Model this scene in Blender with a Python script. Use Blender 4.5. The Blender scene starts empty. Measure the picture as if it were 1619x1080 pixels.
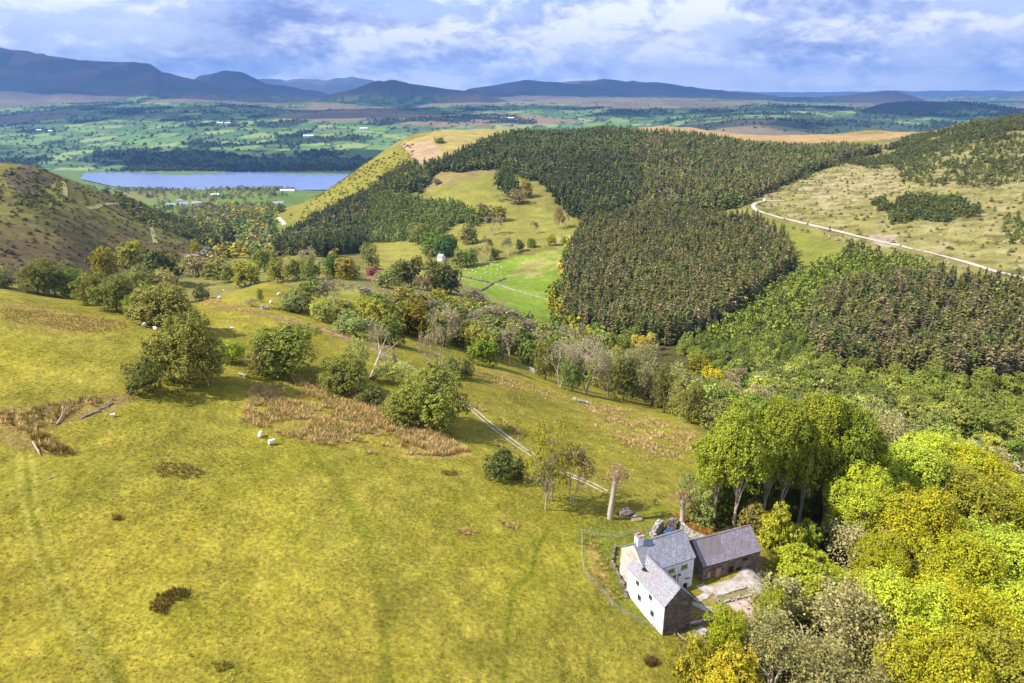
import bpy, math, random
import numpy as np
from mathutils import Vector, Matrix

# ------------------------------------------------------------------ camera, sky, sun, exposure
C = bpy.context.scene.collection
scene = bpy.context.scene
CAMZ = 42.0
PITCH = math.radians(19.6)
FPX = 1080.0                      # focal length in pixels of the 1619 px wide photograph
cam_data = bpy.data.cameras.new("camera")
cam = bpy.data.objects.new("camera", cam_data)
C.objects.link(cam)
cam.location = (0, 0, CAMZ)
cam.rotation_euler = (math.radians(90) - PITCH, 0, 0)
cam_data.sensor_width = 36.0
cam_data.lens = 36.0 * FPX / 1619.0
cam_data.clip_start = 0.5
cam_data.clip_end = 90000.0
scene.camera = cam
scene.view_settings.view_transform = 'Standard'
scene.view_settings.look = 'None'
scene.view_settings.exposure = 0.92
scene.view_settings.gamma = 1.0
scene.cycles.max_bounces = 6
scene.cycles.diffuse_bounces = 2
scene.cycles.glossy_bounces = 2
scene.cycles.transmission_bounces = 3
scene.cycles.transparent_max_bounces = 6
scene.cycles.volume_bounces = 0
scene.cycles.use_denoising = True

SUN_EL, SUN_AZ = math.radians(47), math.radians(254)      # azimuth clockwise from +Y: the sun stands on the left
sdir = Vector((math.sin(SUN_AZ) * math.cos(SUN_EL), math.cos(SUN_AZ) * math.cos(SUN_EL), math.sin(SUN_EL)))
sun_data = bpy.data.lights.new("sun", 'SUN')
sun_data.energy = 5.0
sun_data.angle = math.radians(0.5)
sun_data.color = (1.0, 0.93, 0.80)
sun = bpy.data.objects.new("sun", sun_data)
C.objects.link(sun)
sun.rotation_euler = sdir.to_track_quat('Z', 'Y').to_euler()

world = bpy.data.worlds.new("World")
scene.world = world
world.use_nodes = True
nt = world.node_tree
nt.nodes.clear()


class NT:
    """tiny helper for node trees"""
    def __init__(s, tree):
        s.t = tree

    def n(s, typ, inputs=None, **props):
        nd = s.t.nodes.new(typ)
        for k, v in props.items():
            setattr(nd, k, v)
        for k, v in (inputs or {}).items():
            if isinstance(v, bpy.types.NodeSocket):
                s.t.links.new(v, nd.inputs[k])
            else:
                nd.inputs[k].default_value = v
        return nd

    def math(s, op, a, b=0.0, clamp=False):
        return s.n('ShaderNodeMath', {0: a, 1: b}, operation=op, use_clamp=clamp).outputs[0]

    def mix(s, f, a, b, blend='MIX'):
        nd = s.n('ShaderNodeMix', data_type='RGBA', blend_type=blend)
        for k, v in ((0, f), (6, a), (7, b)):
            if isinstance(v, bpy.types.NodeSocket):
                s.t.links.new(v, nd.inputs[k])
            else:
                nd.inputs[k].default_value = v if k == 0 or len(v) == 4 else (*v, 1)
        return nd.outputs[2]

    def ramp(s, f, stops, interp='LINEAR'):
        nd = s.n('ShaderNodeValToRGB', {0: f})
        cr = nd.color_ramp
        cr.interpolation = interp
        while len(cr.elements) < len(stops):
            cr.elements.new(0.5)
        for e, (p, c) in zip(cr.elements, stops):
            e.position = p
            e.color = (*c, 1) if len(c) == 3 else c
        return nd.outputs[0]

    def noise(s, vec, scale, detail=4, rough=0.55, dist=0.0):
        return s.n('ShaderNodeTexNoise', {'Vector': vec, 'Scale': scale, 'Detail': detail, 'Roughness': rough, 'Distortion': dist}).outputs[0]


def G(v):
    return (v, v, v)


W = NT(nt)
sky = W.n('ShaderNodeTexSky', sky_type='NISHITA', sun_disc=False, sun_elevation=SUN_EL, sun_rotation=SUN_AZ)
skyc = W.mix(1.0, sky.outputs[0], (0.085, 0.085, 0.085), 'MULTIPLY')
tc = W.n('ShaderNodeTexCoord')
sep = W.n('ShaderNodeSeparateXYZ', {0: tc.outputs['Generated']})
dirv = tc.outputs['Generated']
m0 = W.n('ShaderNodeMapping', {0: dirv, 3: (1.0, 1.0, 2.3)}).outputs[0]
m1 = W.n('ShaderNodeMapping', {0: dirv, 1: (0.022, 0.0, -0.030), 3: (1.0, 1.0, 2.3)}).outputs[0]
warp = W.n('ShaderNodeTexNoise', {'Vector': m0, 'Scale': 9.0, 'Detail': 3.0}).outputs['Color']


def warped(v, k):
    a = W.n('ShaderNodeVectorMath', {0: warp, 1: (0.5, 0.5, 0.5)}, operation='SUBTRACT').outputs[0]
    b = W.n('ShaderNodeVectorMath', {0: a, 3: k}, operation='SCALE').outputs[0]
    return W.n('ShaderNodeVectorMath', {0: v, 1: b}, operation='ADD').outputs[0]


c0 = W.noise(warped(m0, 0.06), 6.3, 12, 0.61)
c1 = W.noise(warped(m1, 0.06), 6.3, 12, 0.61)
big0 = W.noise(m0, 2.6, 5, 0.55)
relief = W.math('ADD', W.math('MULTIPLY', W.math('SUBTRACT', c0, c1), 4.6), 0.5, True)
thick = W.ramp(W.math('ADD', W.math('MULTIPLY', big0, 0.75), W.math('MULTIPLY', c0, 0.35)), [(0.50, G(0)), (0.66, G(1))])
bright = W.math('SUBTRACT', W.math('ADD', relief, 0.30), W.math('MULTIPLY', thick, 0.42), True)
cloudcol = W.ramp(bright, [(0.0, (0.22, 0.28, 0.56)), (0.35, (0.42, 0.47, 0.72)), (0.62, (0.66, 0.69, 0.85)), (0.9, (0.95, 0.95, 0.98))])
cover = W.ramp(c0, [(0.36, G(0)), (0.50, G(1))])
mask_h = W.ramp(sep.outputs[2], [(0.0, G(0.45)), (0.05, G(0.97)), (1.0, G(0.6))])
fac = W.math('MULTIPLY', cover, mask_h)
skym = W.mix(0.9, skyc, W.ramp(sep.outputs[2], [(0.0, (1.35, 1.35, 1.4)), (0.05, (0.9, 0.98, 1.15)), (0.13, (0.42, 0.55, 0.92))]))
out = W.mix(fac, skym, W.mix(1.0, cloudcol, W.ramp(sep.outputs[2], [(0.0, G(1.45)), (0.07, G(1.05))]), 'MULTIPLY'))
out = W.mix(W.math('LESS_THAN', sep.outputs[2], -0.01), out, (0.10, 0.11, 0.06))
bg = W.n('ShaderNodeBackground', {0: out, 1: 0.70})
W.n('ShaderNodeOutputWorld', {0: bg.outputs[0]})

# clouds that stand above the frame: where each shadow falls (x, y), half sizes, seed
CLOUDS = [(-3600, 3700, 1100, 380, 1), (-700, 3400, 1300, 380, 2), (-12500, 14500, 3000, 1500, 14, 3000), (-3800, 14000, 2600, 1300, 15, 3000), (-3000, 6500, 2400, 900, 3), (-300, 7200, 1200, 350, 4),
          (-7500, 10500, 3800, 1700, 5, 2400), (-1800, 9400, 1700, 900, 6, 2300), (2300, 6400, 1500, 500, 7), (4700, 6100, 1700, 1300, 8),
          (2600, 13000, 3600, 1900, 9, 3000), (6600, 11500, 2600, 1200, 10, 3000), (1300, 4500, 700, 300, 11)]

rng = np.random.default_rng(7)
random.seed(7)

# ------------------------------------------------------------------ photograph geometry -> world
cp, sp = math.cos(PITCH), math.sin(PITCH)


def ray(u, v):
    """direction of the view through photo pixel (u, v), scaled so that its y is 1"""
    a = (np.asarray(u, float) - 809.5) / FPX
    t = (540.0 - np.asarray(v, float)) / FPX
    dy = cp + t * sp
    return a / dy, (-sp + t * cp) / dy          # x per metre of y, z per metre of y


def project(x, y, z):
    dz = np.asarray(z) - CAMZ
    depth = y * cp - dz * sp
    up = y * sp + dz * cp
    depth = np.maximum(depth, 1e-3)
    return 809.5 + FPX * x / depth, 540.0 - FPX * up / depth, depth


# control points: (u, v, h) ground h metres under the camera
FG = [(-300,1080,35),(-300,800,32),(-300,600,29),(-300,480,29),
 (0,1080,37),(0,900,35.5),(0,700,33),(0,600,31),(0,500,30.5),(0,458,33),
 (200,1080,37.5),(200,800,35.5),(200,620,33),(200,520,33.5),(200,480,36),
 (400,1080,38.5),(400,800,37.8),(400,620,36.5),(400,540,38),(380,470,43),(420,445,50),
 (600,1080,39),(600,850,39),(600,700,39.5),(600,600,41.5),(600,540,47),
 (800,1080,40),(800,850,40.5),(800,720,43),(760,640,45.5),(800,600,52),(780,570,60),
 (950,1080,41.5),(950,900,41.5),(950,780,44),(950,700,49),(950,650,56),
 (1045,940,42.3),(1080,850,43),(1150,900,43.2),(1200,850,44.5),(1080,700,53),(1100,670,57),
 (1100,1080,43),(1200,1000,45),(1300,900,49),(1300,830,52),(1400,1080,50),(1619,1080,56),(1619,900,62),(1450,800,62),
 (1200,700,66),(1300,700,72),(1900,1000,66),(1900,700,84),(1500,660,88)]
# (u, v, Y) ground at distance Y
MID = [(-300,400,300),(-300,230,600),(0,400,330),(0,330,450),(0,257,650),(60,265,680),(130,290,720),(100,380,400),(150,400,420),(200,405,450),
 (200,318,760),(240,370,560),(290,352,720),(310,388,600),(340,396,640),(400,402,600),(400,370,850),(380,340,1150),(300,322,1700),(450,332,1350),
 (430,310,1900),(300,306,2300),(500,425,420),(600,440,380),(480,402,520),(520,470,200),(700,500,250),(620,468,260),(850,560,220),(950,600,200),
 (1060,640,170),(1200,620,215),(1400,620,220),(1619,650,215),
 (900,540,310),(1000,520,330),(1000,450,420),(1000,380,540),(1000,320,680),(1000,260,900),(1000,203,1250),
 (900,420,480),(800,450,430),(850,400,520),(800,370,600),(850,330,700),(800,290,820),(700,270,900),(780,225,1100),(780,203,1300),
 (700,415,500),(620,402,570),(560,385,640),(640,340,760),(600,300,880),(540,335,850),(480,375,780),(480,345,950),(500,318,1060),(530,296,1100),
 (575,262,1150),(610,238,1200),(645,216,1250),(700,206,1300),
 (1060,201,1480),(1100,218,1150),(1100,204,1500),(1250,230,1150),(1250,214,1500),(1380,206,1500),(1450,210,1300),
 (1190,330,600),(1100,340,620),(1150,400,480),(1250,400,450),(1250,480,340),(1100,560,270),(1200,265,880),(1300,340,560),(1400,400,420),
 (1500,420,390),(1400,500,300),(1619,440,350),(1619,550,260),(1400,300,650),(1500,320,560),(1619,350,480),(1619,265,700),(1619,186,1000),
 (1500,202,1150),(1400,245,1000),(1300,262,880),(1450,219,1150),(1900,500,270),(1900,350,450),(1900,250,650),(1900,160,950)]
# hidden ground: (u, Y, h)
HID = [(-300,1000,120),(0,900,135),(0,1300,250),(130,1000,175),(200,1150,235),(290,1000,180),(0,200,60),(-300,200,50),(200,250,85),(0,260,72),
 (350,250,82),(420,1500,232),(500,1550,235),(560,1600,235),(640,1750,225),(780,1850,220),(900,1850,150),(640,2200,300),(900,2300,290),(500,2000,290),
 (1000,2000,160),(1250,2000,170),(1400,2000,170),(1600,2000,110),(1900,2000,90)]
FAR = [(0,265,3150),(0,230,4000),(0,185,6500),(0,155,9000),(300,235,3800),(300,200,5000),(300,160,8500),(550,240,3700),(550,200,5000),(550,165,8500),
 (800,190,5500),(800,160,9000),(1000,187,5500),(1000,156,9500),(1200,180,5500),(1200,206,3900),(1200,160,9500),(1400,190,5000),(1400,168,8500),
 (1619,200,4500),(1619,170,8000),(-400,230,4000),(-400,180,7000),(2000,190,5000),(2000,165,8500),
 (-300,158,20000),(300,158,20000),(800,158,20000),(1300,159,20000),(1900,157,20000),(-300,158,27000),(800,158,27000),(1900,157,27000)]
pts = []
for u, v, h in FG:
    a, q = ray(u, v); pts.append((a, h / -q, -q))
for u, v, Y in MID + FAR:
    a, q = ray(u, v); pts.append((a, Y, -q))
for u, Y, h in HID:
    q = h / Y; v = 540 - FPX * math.tan(PITCH - math.atan(q)); a, _ = ray(u, v); pts.append((a, Y, q))
for u in range(-400, 2001, 200):
    a = (u - 809.5) / FPX / 1.0
    pts.append((a, 2400, 297.0 / 2400)); pts.append((a, 2650, 306.0 / 2650)); pts.append((a, 3030, 301.0 / 3030)); pts.append((a, 18.0, (35 + 5 * (a + .7)) / 18.0)); pts.append((a, 9.0, (34 + 5 * (a + .7)) / 9.0))
P = np.array(pts)
PX = np.stack([P[:, 0] * 3.0, np.log(P[:, 1])], 1)
# interpolate log(1 + q*k) to tame the steep near range
PV = np.log(P[:, 2] + 0.25)
d = np.sqrt(((PX[:, None] - PX[None]) ** 2).sum(2) + 0.06 ** 2)
n = len(P)
A = np.zeros((n + 3, n + 3)); A[:n, :n] = d - 0.010 * np.eye(n); A[:n, n] = 1; A[:n, n + 1:] = PX; A[n, :n] = 1; A[n + 1:, :n] = PX.T
sol = np.linalg.solve(A, np.concatenate([PV, np.zeros(3)]))


def vnoise(x, y, seed=0):
    xi = np.floor(x).astype(np.int64); yi = np.floor(y).astype(np.int64)
    fx = x - xi; fy = y - yi
    fx = fx * fx * (3 - 2 * fx); fy = fy * fy * (3 - 2 * fy)

    def hsh(i, j):
        h = (i * 374761393 + j * 668265263 + seed * 974634777) & 0xffffffff
        h = ((h ^ (h >> 13)) * 1274126177) & 0xffffffff
        return ((h ^ (h >> 16)) & 0xffff) / 65535.0
    return (hsh(xi, yi) * (1 - fx) + hsh(xi + 1, yi) * fx) * (1 - fy) + (hsh(xi, yi + 1) * (1 - fx) + hsh(xi + 1, yi + 1) * fx) * fy


def fbm(x, y, s, oct=4, seed=0, g=0.5):
    r = 0; am = 1; tot = 0
    for o in range(oct):
        r = r + am * vnoise(x / s + 17.3 * o, y / s - 9.1 * o, seed + o); tot += am; am *= g; s = s / 2.03
    return r / tot            # 0..1


RIDGES = [  # crest polyline in the photograph, distance, half widths front/back
 ([(-400,52),(-150,60),(0,72),(60,80),(100,90),(150,96),(220,98),(245,101),(262,113),(300,122),(330,132),(360,142),(450,152),(500,170)], 11000, 3800, 3000),
 ([(280,160),(300,132),(318,120),(355,111),(385,112),(402,119),(420,130),(460,137),(500,143),(540,152),(580,170)], 13500, 2600, 2500),
 ([(380,160),(405,124),(430,123),(455,127),(480,122),(510,126),(555,121),(590,126),(640,140),(700,165)], 21000, 4500, 3500),
 ([(490,165),(520,149),(560,140),(580,133),(600,127),(625,126),(650,131),(700,138),(760,146),(820,165)], 9800, 1700, 2500),
 ([(680,165),(740,140),(790,133),(830,126),(870,128),(900,132),(980,141),(1040,165)], 12500, 2600, 2500),
 ([(800,165),(850,134),(900,128),(950,124),(990,127),(1040,129),(1100,138),(1200,148),(1250,154),(1310,172)], 14500, 3400, 3000),
 ([(1130,170),(1200,153),(1300,152),(1350,149),(1380,145),(1402,142),(1425,146),(1455,155),(1500,170)], 11500, 1500, 2500),
 ([(1380,170),(1460,156),(1500,151),(1545,152),(1580,149),(1619,146),(1700,144),(1900,140),(2100,140)], 16500, 3600, 3000),
 ([(1310,200),(1345,185),(1370,172),(1400,163),(1440,159),(1500,160),(1560,163),(1619,172),(1750,190)], 6600, 2500, 1800),
 ([(-400,152),(100,153),(700,152),(1000,153),(1240,155),(1330,155),(1480,154),(2000,152)], 24000, 4000, 3000),
]


def hfun(x, y):
    """ground height (world z) before the fine grid"""
    a = x / y; L = np.log(y)
    X0 = a * 3.0
    r = sol[n] + sol[n + 1] * X0 + sol[n + 2] * L
    for i in range(n):
        r = r + sol[i] * np.sqrt((X0 - PX[i, 0]) ** 2 + (L - PX[i, 1]) ** 2 + 0.0036)
    q = np.exp(r) - 0.25
    z = CAMZ - q * y
    # relief that grows with distance
    am = np.interp(y, [20, 60, 150, 300, 600, 1200, 2000, 2300, 3100, 3600, 5000, 8000, 15000, 25000], [0.10, 0.18, 0.5, 1.2, 3, 5, 4, 0.5, 0.5, 9, 18, 30, 40, 40])
    sc = np.interp(y, [20, 150, 600, 3000, 10000], [9, 22, 70, 300, 900])
    z = z + am * (fbm(x, y, 14, 3, 3) - .5) * (y < 250) * 2.0 * np.clip((250 - y) / 100, 0, 1)
    z = z + am * 2 * (fbm(x, y, 60, 4, 5) - .5) * np.clip((y - 150) / 150, 0, 1) * np.clip((2200 - y) / 500, 0, 1)
    z = z + am * 3 * (fbm(x, y, 700, 5, 8) - .5) * np.clip((y - 3200) / 900, 0, 1)
    # tussocky roughness
    z = z + 0.10 * (fbm(x, y, 1.3, 2, 11) - .5) * np.clip((220 - y) / 100, 0, 1)
    # level ground for the farm
    dd = np.hypot((x - 16.5) / 1.15, (y - 51.8))
    w = np.clip((8.5 - dd) / 3.5, 0, 1); w = w * w * (3 - 2 * w)
    z = z * (1 - w) + (-.3 + .11 * np.clip(y - 51, -6, 3) + .03 * (fbm(x, y, .8, 2, 15) - .5)) * w
    # distant ridges
    for pl, Yc, wf, wb in RIDGES:
        pl = np.array(pl, float)
        # lateral position measured by the angle x/y: convert to the u of a far point
        ucur = 809.5 + a * FPX * 0.9975 / (cp)
        ucur = 809.5 + a * FPX * (cp + (540 - 145) / FPX * sp)
        vc = np.interp(ucur, pl[:, 0], pl[:, 1], left=400, right=400)
        _, qq = ray(809.5, vc)
        zc = CAMZ + qq * Yc
        Yw = Yc * (1 + 0.05 * (fbm(a * 10, a * 0 + Yc, 1.0, 3, 21) - .5))
        t = (y - Yw)
        s = np.where(t < 0, np.clip(1 + t / wf, 0, 1), np.clip(1 - t / wb, 0, 1))
        s = s ** 1.35
        gul = 1 - 0.34 * (fbm(x, y * .45, wf * .22, 5, int(Yc) % 97) - .35) * 4 * s * (1 - s) - 0.05 * (fbm(x, y, wf * .06, 3, 5) - .5) * (s < .97)
        lo = -260.0
        zr = lo + (zc - lo) * s * gul
        z = np.where((y > Yc - wf) & (vc < 399), np.maximum(z, zr), z)
    return z


# polar grid of the ground
NA, NL = 880, 880
AMAX = 1.5
Ymin, Ymax = 9.0, 27500.0
ga = np.linspace(-AMAX, AMAX, NA)
gL = np.linspace(math.log(Ymin), math.log(Ymax), NL)
GA, GL = np.meshgrid(ga, gL)
GY = np.exp(GL); GX = GA * GY
GZ = hfun(GX, GY)
LAKE_Z = CAMZ - 300.0


def gz(x, y):
    """ground height from the grid"""
    x = np.asarray(x, float); y = np.asarray(y, float)
    fa = np.clip((x / y + AMAX) / (2 * AMAX) * (NA - 1), 0, NA - 1.001)
    fl = np.clip((np.log(y) - gL[0]) / (gL[-1] - gL[0]) * (NL - 1), 0, NL - 1.001)
    i = fa.astype(int); j = fl.astype(int); s = fa - i; t = fl - j
    return (GZ[j, i] * (1 - s) + GZ[j, i + 1] * s) * (1 - t) + (GZ[j + 1, i] * (1 - s) + GZ[j + 1, i + 1] * s) * t


_Ys = np.exp(np.linspace(math.log(16), math.log(26000), 2600))


def place(u, v, dh=0.0, ymin=0):
    """where the view through the photo pixel meets the ground raised by dh: returns x, y, ground z"""
    a, q = ray(u, v)
    d = CAMZ + q * _Ys - (gz(a * _Ys, _Ys) + dh)
    k = np.nonzero((d < 0) & (_Ys > ymin))[0]
    if len(k) == 0:
        Y = 20000.0
    else:
        k = k[0]
        if k == 0:
            Y = _Ys[0]
        else:
            t = d[k - 1] / (d[k - 1] - d[k]) if d[k - 1] > 0 else 1
            Y = _Ys[k - 1] + (_Ys[k] - _Ys[k - 1]) * t
    return float(a * Y), float(Y), float(gz(a * Y, Y))


def inpoly(u, v, poly):
    p = np.array(poly, float); r = np.zeros(np.shape(u), bool)
    x1, y1 = p[-1]
    for x2, y2 in p:
        c = ((y1 > v) != (y2 > v)) & (u < (x2 - x1) * (v - y1) / ((y2 - y1) if y2 != y1 else 1e-9) + x1)
        r ^= c
        x1, y1 = x2, y2
    return r


def mesh_np(name, V, F, cols=None, smooth=False, mats=(), midx=None, uv=None):
    """mesh from arrays: F is (n,3) or (n,4)"""
    V = np.ascontiguousarray(V, np.float32); F = np.ascontiguousarray(F, np.int32)
    me = bpy.data.meshes.new(name)
    me.vertices.add(len(V)); me.vertices.foreach_set('co', V.ravel())
    k = F.shape[1]
    me.loops.add(F.size); me.loops.foreach_set('vertex_index', F.ravel())
    me.polygons.add(len(F)); me.polygons.foreach_set('loop_start', np.arange(0, F.size, k, dtype=np.int32))
    if midx is not None:
        me.polygons.foreach_set('material_index', np.ascontiguousarray(midx, np.int32))
    me.polygons.foreach_set('use_smooth', np.full(len(F), smooth, bool))
    me.update(calc_edges=True)
    if cols is not None:
        at = me.color_attributes.new('Col', 'FLOAT_COLOR', 'POINT')
        c4 = np.ones((len(V), 4), np.float32); c4[:, :3] = cols
        at.data.foreach_set('color', c4.ravel())
    for m in mats:
        me.materials.append(m)
    return me


def link(name, me, parent=None, loc=None, rotz=0.0, scale=None, label=None, cat=None, group=None, kind=None):
    o = bpy.data.objects.new(name, me)
    C.objects.link(o)
    if parent is not None:
        o.parent = parent
    if loc is not None:
        o.location = loc
    if rotz:
        o.rotation_euler = (0, 0, rotz)
    if scale is not None:
        o.scale = scale if hasattr(scale, '__len__') else (scale,) * 3
    for k, v in (('label', label), ('category', cat), ('group', group), ('kind', kind)):
        if v:
            o[k] = v
    return o


def new_mat(name, rough=0.9, spec=0.2):
    m = bpy.data.materials.new(name); m.use_nodes = True
    m.node_tree.nodes.clear()
    N = NT(m.node_tree)
    N.b = N.n('ShaderNodeBsdfPrincipled', {'Roughness': rough, 'Specular IOR Level': spec})
    N.o = N.n('ShaderNodeOutputMaterial', {0: N.b.outputs[0]})
    return m, N


# ------------------------------------------------------------------ ground colours by land cover
gu, gv, gd = project(GX, GY, GZ)
jn = (fbm(GX, GY, 12, 3, 31) - .5); jn2 = (fbm(GX, GY, 12, 3, 47) - .5)
jit = np.interp(GY, [40, 300, 1000], [20, 8, 6])
ju = gu + jn * jit * 2; jv = gv + jn2 * jit
col = np.zeros(GX.shape + (3,))
col[:] = (0.225, 0.205, 0.036)


def lerp(m, c):
    m = np.clip(m, 0, 1)[..., None]
    global col
    col = col * (1 - m) + np.array(c) * m


def smooth(x, a, b):
    t = np.clip((x - a) / (b - a), 0, 1); return t * t * (3 - 2 * t)


near = GY < 260
big = fbm(GX, GY, 38, 4, 51); med = fbm(GX, GY, 7, 4, 57); sm = fbm(GX, GY, 1.6, 3, 61)
lerp(near * smooth(big, .42, .62) * .45, (0.30, 0.25, 0.035))
lerp(near * smooth(med, .5, .72) * .45, (0.19, 0.19, 0.016))
lerp(near * smooth(sm, .52, .8) * .5, (0.34, 0.285, 0.05))
lerp(near * smooth(1 - sm, .55, .8) * .35, (0.18, 0.175, 0.014))


def region(poly, c, y0=0, y1=1e9, k=1.0, nz=None):
    m = inpoly(ju, jv, poly) & (GY > y0) & (GY < y1)
    m = m.astype(float) * k
    if nz is not None:
        m = m * nz
    lerp(m, c)


mn = fbm(GX, GY, 25, 4, 71); mn2 = fbm(GX, GY, 6, 4, 73)
# middle distance base: rough olive pasture
lerp((GY > 255) * 1.0 * (GY < 2350), (0.17, 0.16, 0.04))
lerp((GY > 255) * (GY < 2350) * smooth(mn, .4, .65) * .7, (0.21, 0.19, 0.06))
# valley floor fields
region([(300,300),(560,300),(450,345),(460,420),(330,420),(200,330)], (0.13,0.19,0.035), 700, 2350)
# left bracken hill
LH = [(-400,200),(0,250),(70,262),(130,286),(210,318),(300,352),(345,400),(340,440),(-400,440)]
region(LH, (0.16,0.145,0.035), 255, 1200)
region(LH, (0.115,0.08,0.04), 255, 1200, .7, smooth(fbm(GX, GY, 60, 4, 81), .45, .58))
region(LH, (0.07,0.075,0.025), 255, 1200, .75, smooth(fbm(GX, GY * 2.2, 20, 4, 83), .52, .62))
region([(-50,390),(0,375),(160,400),(150,450),(-50,450)], (0.11,0.075,0.04), 255, 1200, .7)
region([(0,275),(40,262),(85,285),(75,305),(30,310)], (0.08,0.055,0.05), 255, 1200, .8)
region([(70,300),(95,285),(105,290),(98,318),(80,325)], (0.24,0.22,0.05), 255, 1200, .9)
# green meadows in the middle
region([(720,428),(800,412),(905,385),(915,440),(880,480),(890,520),(840,500),(740,452)], (0.17,0.24,0.03), 255, 900)
region([(795,440),(850,400),(905,392),(905,425),(860,438)], (0.33,0.27,0.11), 255, 900, .75, smooth(mn2, .35, .55))
region([(770,495),(830,505),(880,515),(880,560),(760,510)], (0.32,0.29,0.10), 255, 900, .6, smooth(mn, .4, .6))
region([(580,385),(650,378),(675,400),(660,440),(600,455),(575,420)], (0.25,0.23,0.05), 255, 900)
region([(575,425),(600,420),(610,440),(580,450)], (0.24,0.14,0.08), 255, 900)
region([(540,455),(640,470),(640,485),(540,480)], (0.26,0.26,0.05), 180, 600)
region([(668,300),(690,268),(750,262),(790,285),(800,320),(900,335),(905,350),(925,362),(900,385),(820,392),(780,410),(720,400),(700,330)], (0.215,0.205,0.045), 450, 1200)
region([(668,305),(690,266),(760,258),(785,272),(720,288)], (0.24,0.17,0.09), 450, 1200, .7)
region([(870,380),(930,365),(935,385),(880,392)], (0.33,0.25,0.13), 400, 900, .7)
region([(640,225),(700,205),(790,200),(900,196),(880,206),(780,215),(700,250),(660,262),(640,245)], (0.31,0.25,0.09), 800, 2000)
region([(636,226),(690,222),(700,245),(665,262),(648,256)], (0.36,0.25,0.17), 800, 2000)
region([(640,235),(660,262),(600,300),(450,365),(430,340),(520,280),(600,238)], (0.20,0.185,0.03), 700, 1500)
# moor behind the forest
region([(900,150),(1700,150),(1500,212),(1400,222),(1200,230),(1100,215),(900,205)], (0.36,0.24,0.12), 1180, 2400)
region([(1300,203),(1400,198),(1400,212),(1310,214)], (0.20,0.16,0.05), 1180, 2400, .8)
# right hill: felled ground
region([(1070,380),(1190,320),(1300,250),(1480,200),(1640,170),(2200,100),(2200,600),(1500,480),(1300,440),(1200,470)], (0.22,0.20,0.07), 330, 1400)
region([(1190,315),(1290,250),(1420,250),(1640,250),(1640,420),(1500,400),(1350,370),(1220,335)], (0.26,0.235,0.08), 330, 1400, .75, smooth(mn2, .35, .62))
region([(1240,300),(1330,265),(1450,262),(1430,300),(1300,330)], (0.38,0.31,0.20), 330, 1400, .7, smooth(fbm(GX, GY, 9, 4, 91), .4, .6))
lerp(inpoly(ju, jv, [(1190,315),(1290,250),(1420,240),(1700,240),(1700,440),(1500,405),(1350,370),(1220,335)]) * (GY > 330) * (GY < 1400) * smooth(fbm(GX, GY * 1.6, 7, 4, 121), .54, .66) * .55, (0.37, 0.30, 0.20))
lerp(inpoly(ju, jv, [(1070,380),(1190,320),(1300,250),(1480,200),(1640,170),(1900,150),(1900,480),(1500,430),(1300,440),(1200,470)]) * (GY > 330) * (GY < 1400) * smooth(fbm(GX, GY * 1.3, 11, 4, 123), .54, .64) * .75, (0.12, 0.11, 0.035))
region([(1370,375),(1420,372),(1420,390),(1385,388)], (0.36,0.28,0.24), 330, 900, .9)
region([(1060,380),(1190,335),(1290,370),(1340,390),(1240,470),(1250,420),(1150,350)], (0.18,0.19,0.03), 330, 1400, .8)
region([(1190,455),(1240,425),(1250,430),(1225,450)], (0.30,0.17,0.11), 255, 800)
# forest floor
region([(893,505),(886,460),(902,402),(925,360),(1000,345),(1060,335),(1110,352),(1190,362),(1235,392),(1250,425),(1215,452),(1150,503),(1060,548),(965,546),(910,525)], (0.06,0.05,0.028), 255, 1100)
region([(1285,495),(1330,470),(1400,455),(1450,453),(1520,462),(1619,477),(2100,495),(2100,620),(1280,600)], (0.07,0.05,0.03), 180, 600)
# near: brown rushes, damp hollows
rn = smooth(fbm(GX, GY, 3.0, 3, 95), .38, .6)
region([(385,655),(405,606),(470,598),(540,612),(620,655),(740,718),(640,722),(545,708),(440,682)], (0.30,0.24,0.06), 0, 255, .6)
region([(385,655),(405,606),(470,598),(540,612),(620,655),(740,718),(640,722),(545,708),(440,682)], (0.36,0.25,0.11), 0, 255, .7, rn)
region([(0,480),(60,485),(150,500),(235,515),(160,530),(70,520),(0,505)], (0.26,0.17,0.07), 0, 255, .75, smooth(mn2, .3, .5))
region([(920,640),(1000,650),(1100,685),(1100,735),(1000,710),(930,675)], (0.34,0.22,0.11), 0, 255, .7, rn)
region([(0,650),(210,618),(215,632),(60,690),(120,715),(90,725),(0,700)], (0.22,0.16,0.07), 0, 255, .8, smooth(mn2, .25, .5))
region([(750,565),(870,625),(880,640),(740,600)], (0.30,0.20,0.09), 0, 255, .6, rn)
region([(300,455),(340,470),(560,530),(620,560),(610,570),(500,522),(330,485)], (0.31,0.19,0.09), 0, 255, .6, smooth(mn2, .3, .5))
# garden round the house: lusher grass and worn bank
region([(915,850),(940,900),(985,965),(1050,1000),(1110,985),(1000,860),(950,835)], (0.13,0.15,0.022), 0, 200, .8)
region([(925,855),(945,860),(965,905),(985,960),(970,955),(940,905)], (0.30,0.22,0.08), 0, 200, .8, smooth(fbm(GX, GY, 1.2, 3, 97), .4, .55))
region([(930,820),(1050,800),(1110,860),(960,870)], (0.15,0.175,0.028), 0, 200, .7)
region([(1100,940),(1230,870),(1260,900),(1200,980),(1090,1030),(1060,1000)], (0.24,0.19,0.09), 0, 200, .75, smooth(fbm(GX, GY, 2.0, 3, 99), .3, .55))
# woodland floor bottom right and ravine
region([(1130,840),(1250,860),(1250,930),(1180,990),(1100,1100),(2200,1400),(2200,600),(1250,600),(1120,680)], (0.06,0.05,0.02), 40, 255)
region([(640,470),(740,480),(860,560),(1100,650),(1300,620),(1300,560),(880,520),(760,500)], (0.08,0.07,0.025), 150, 330)
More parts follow.
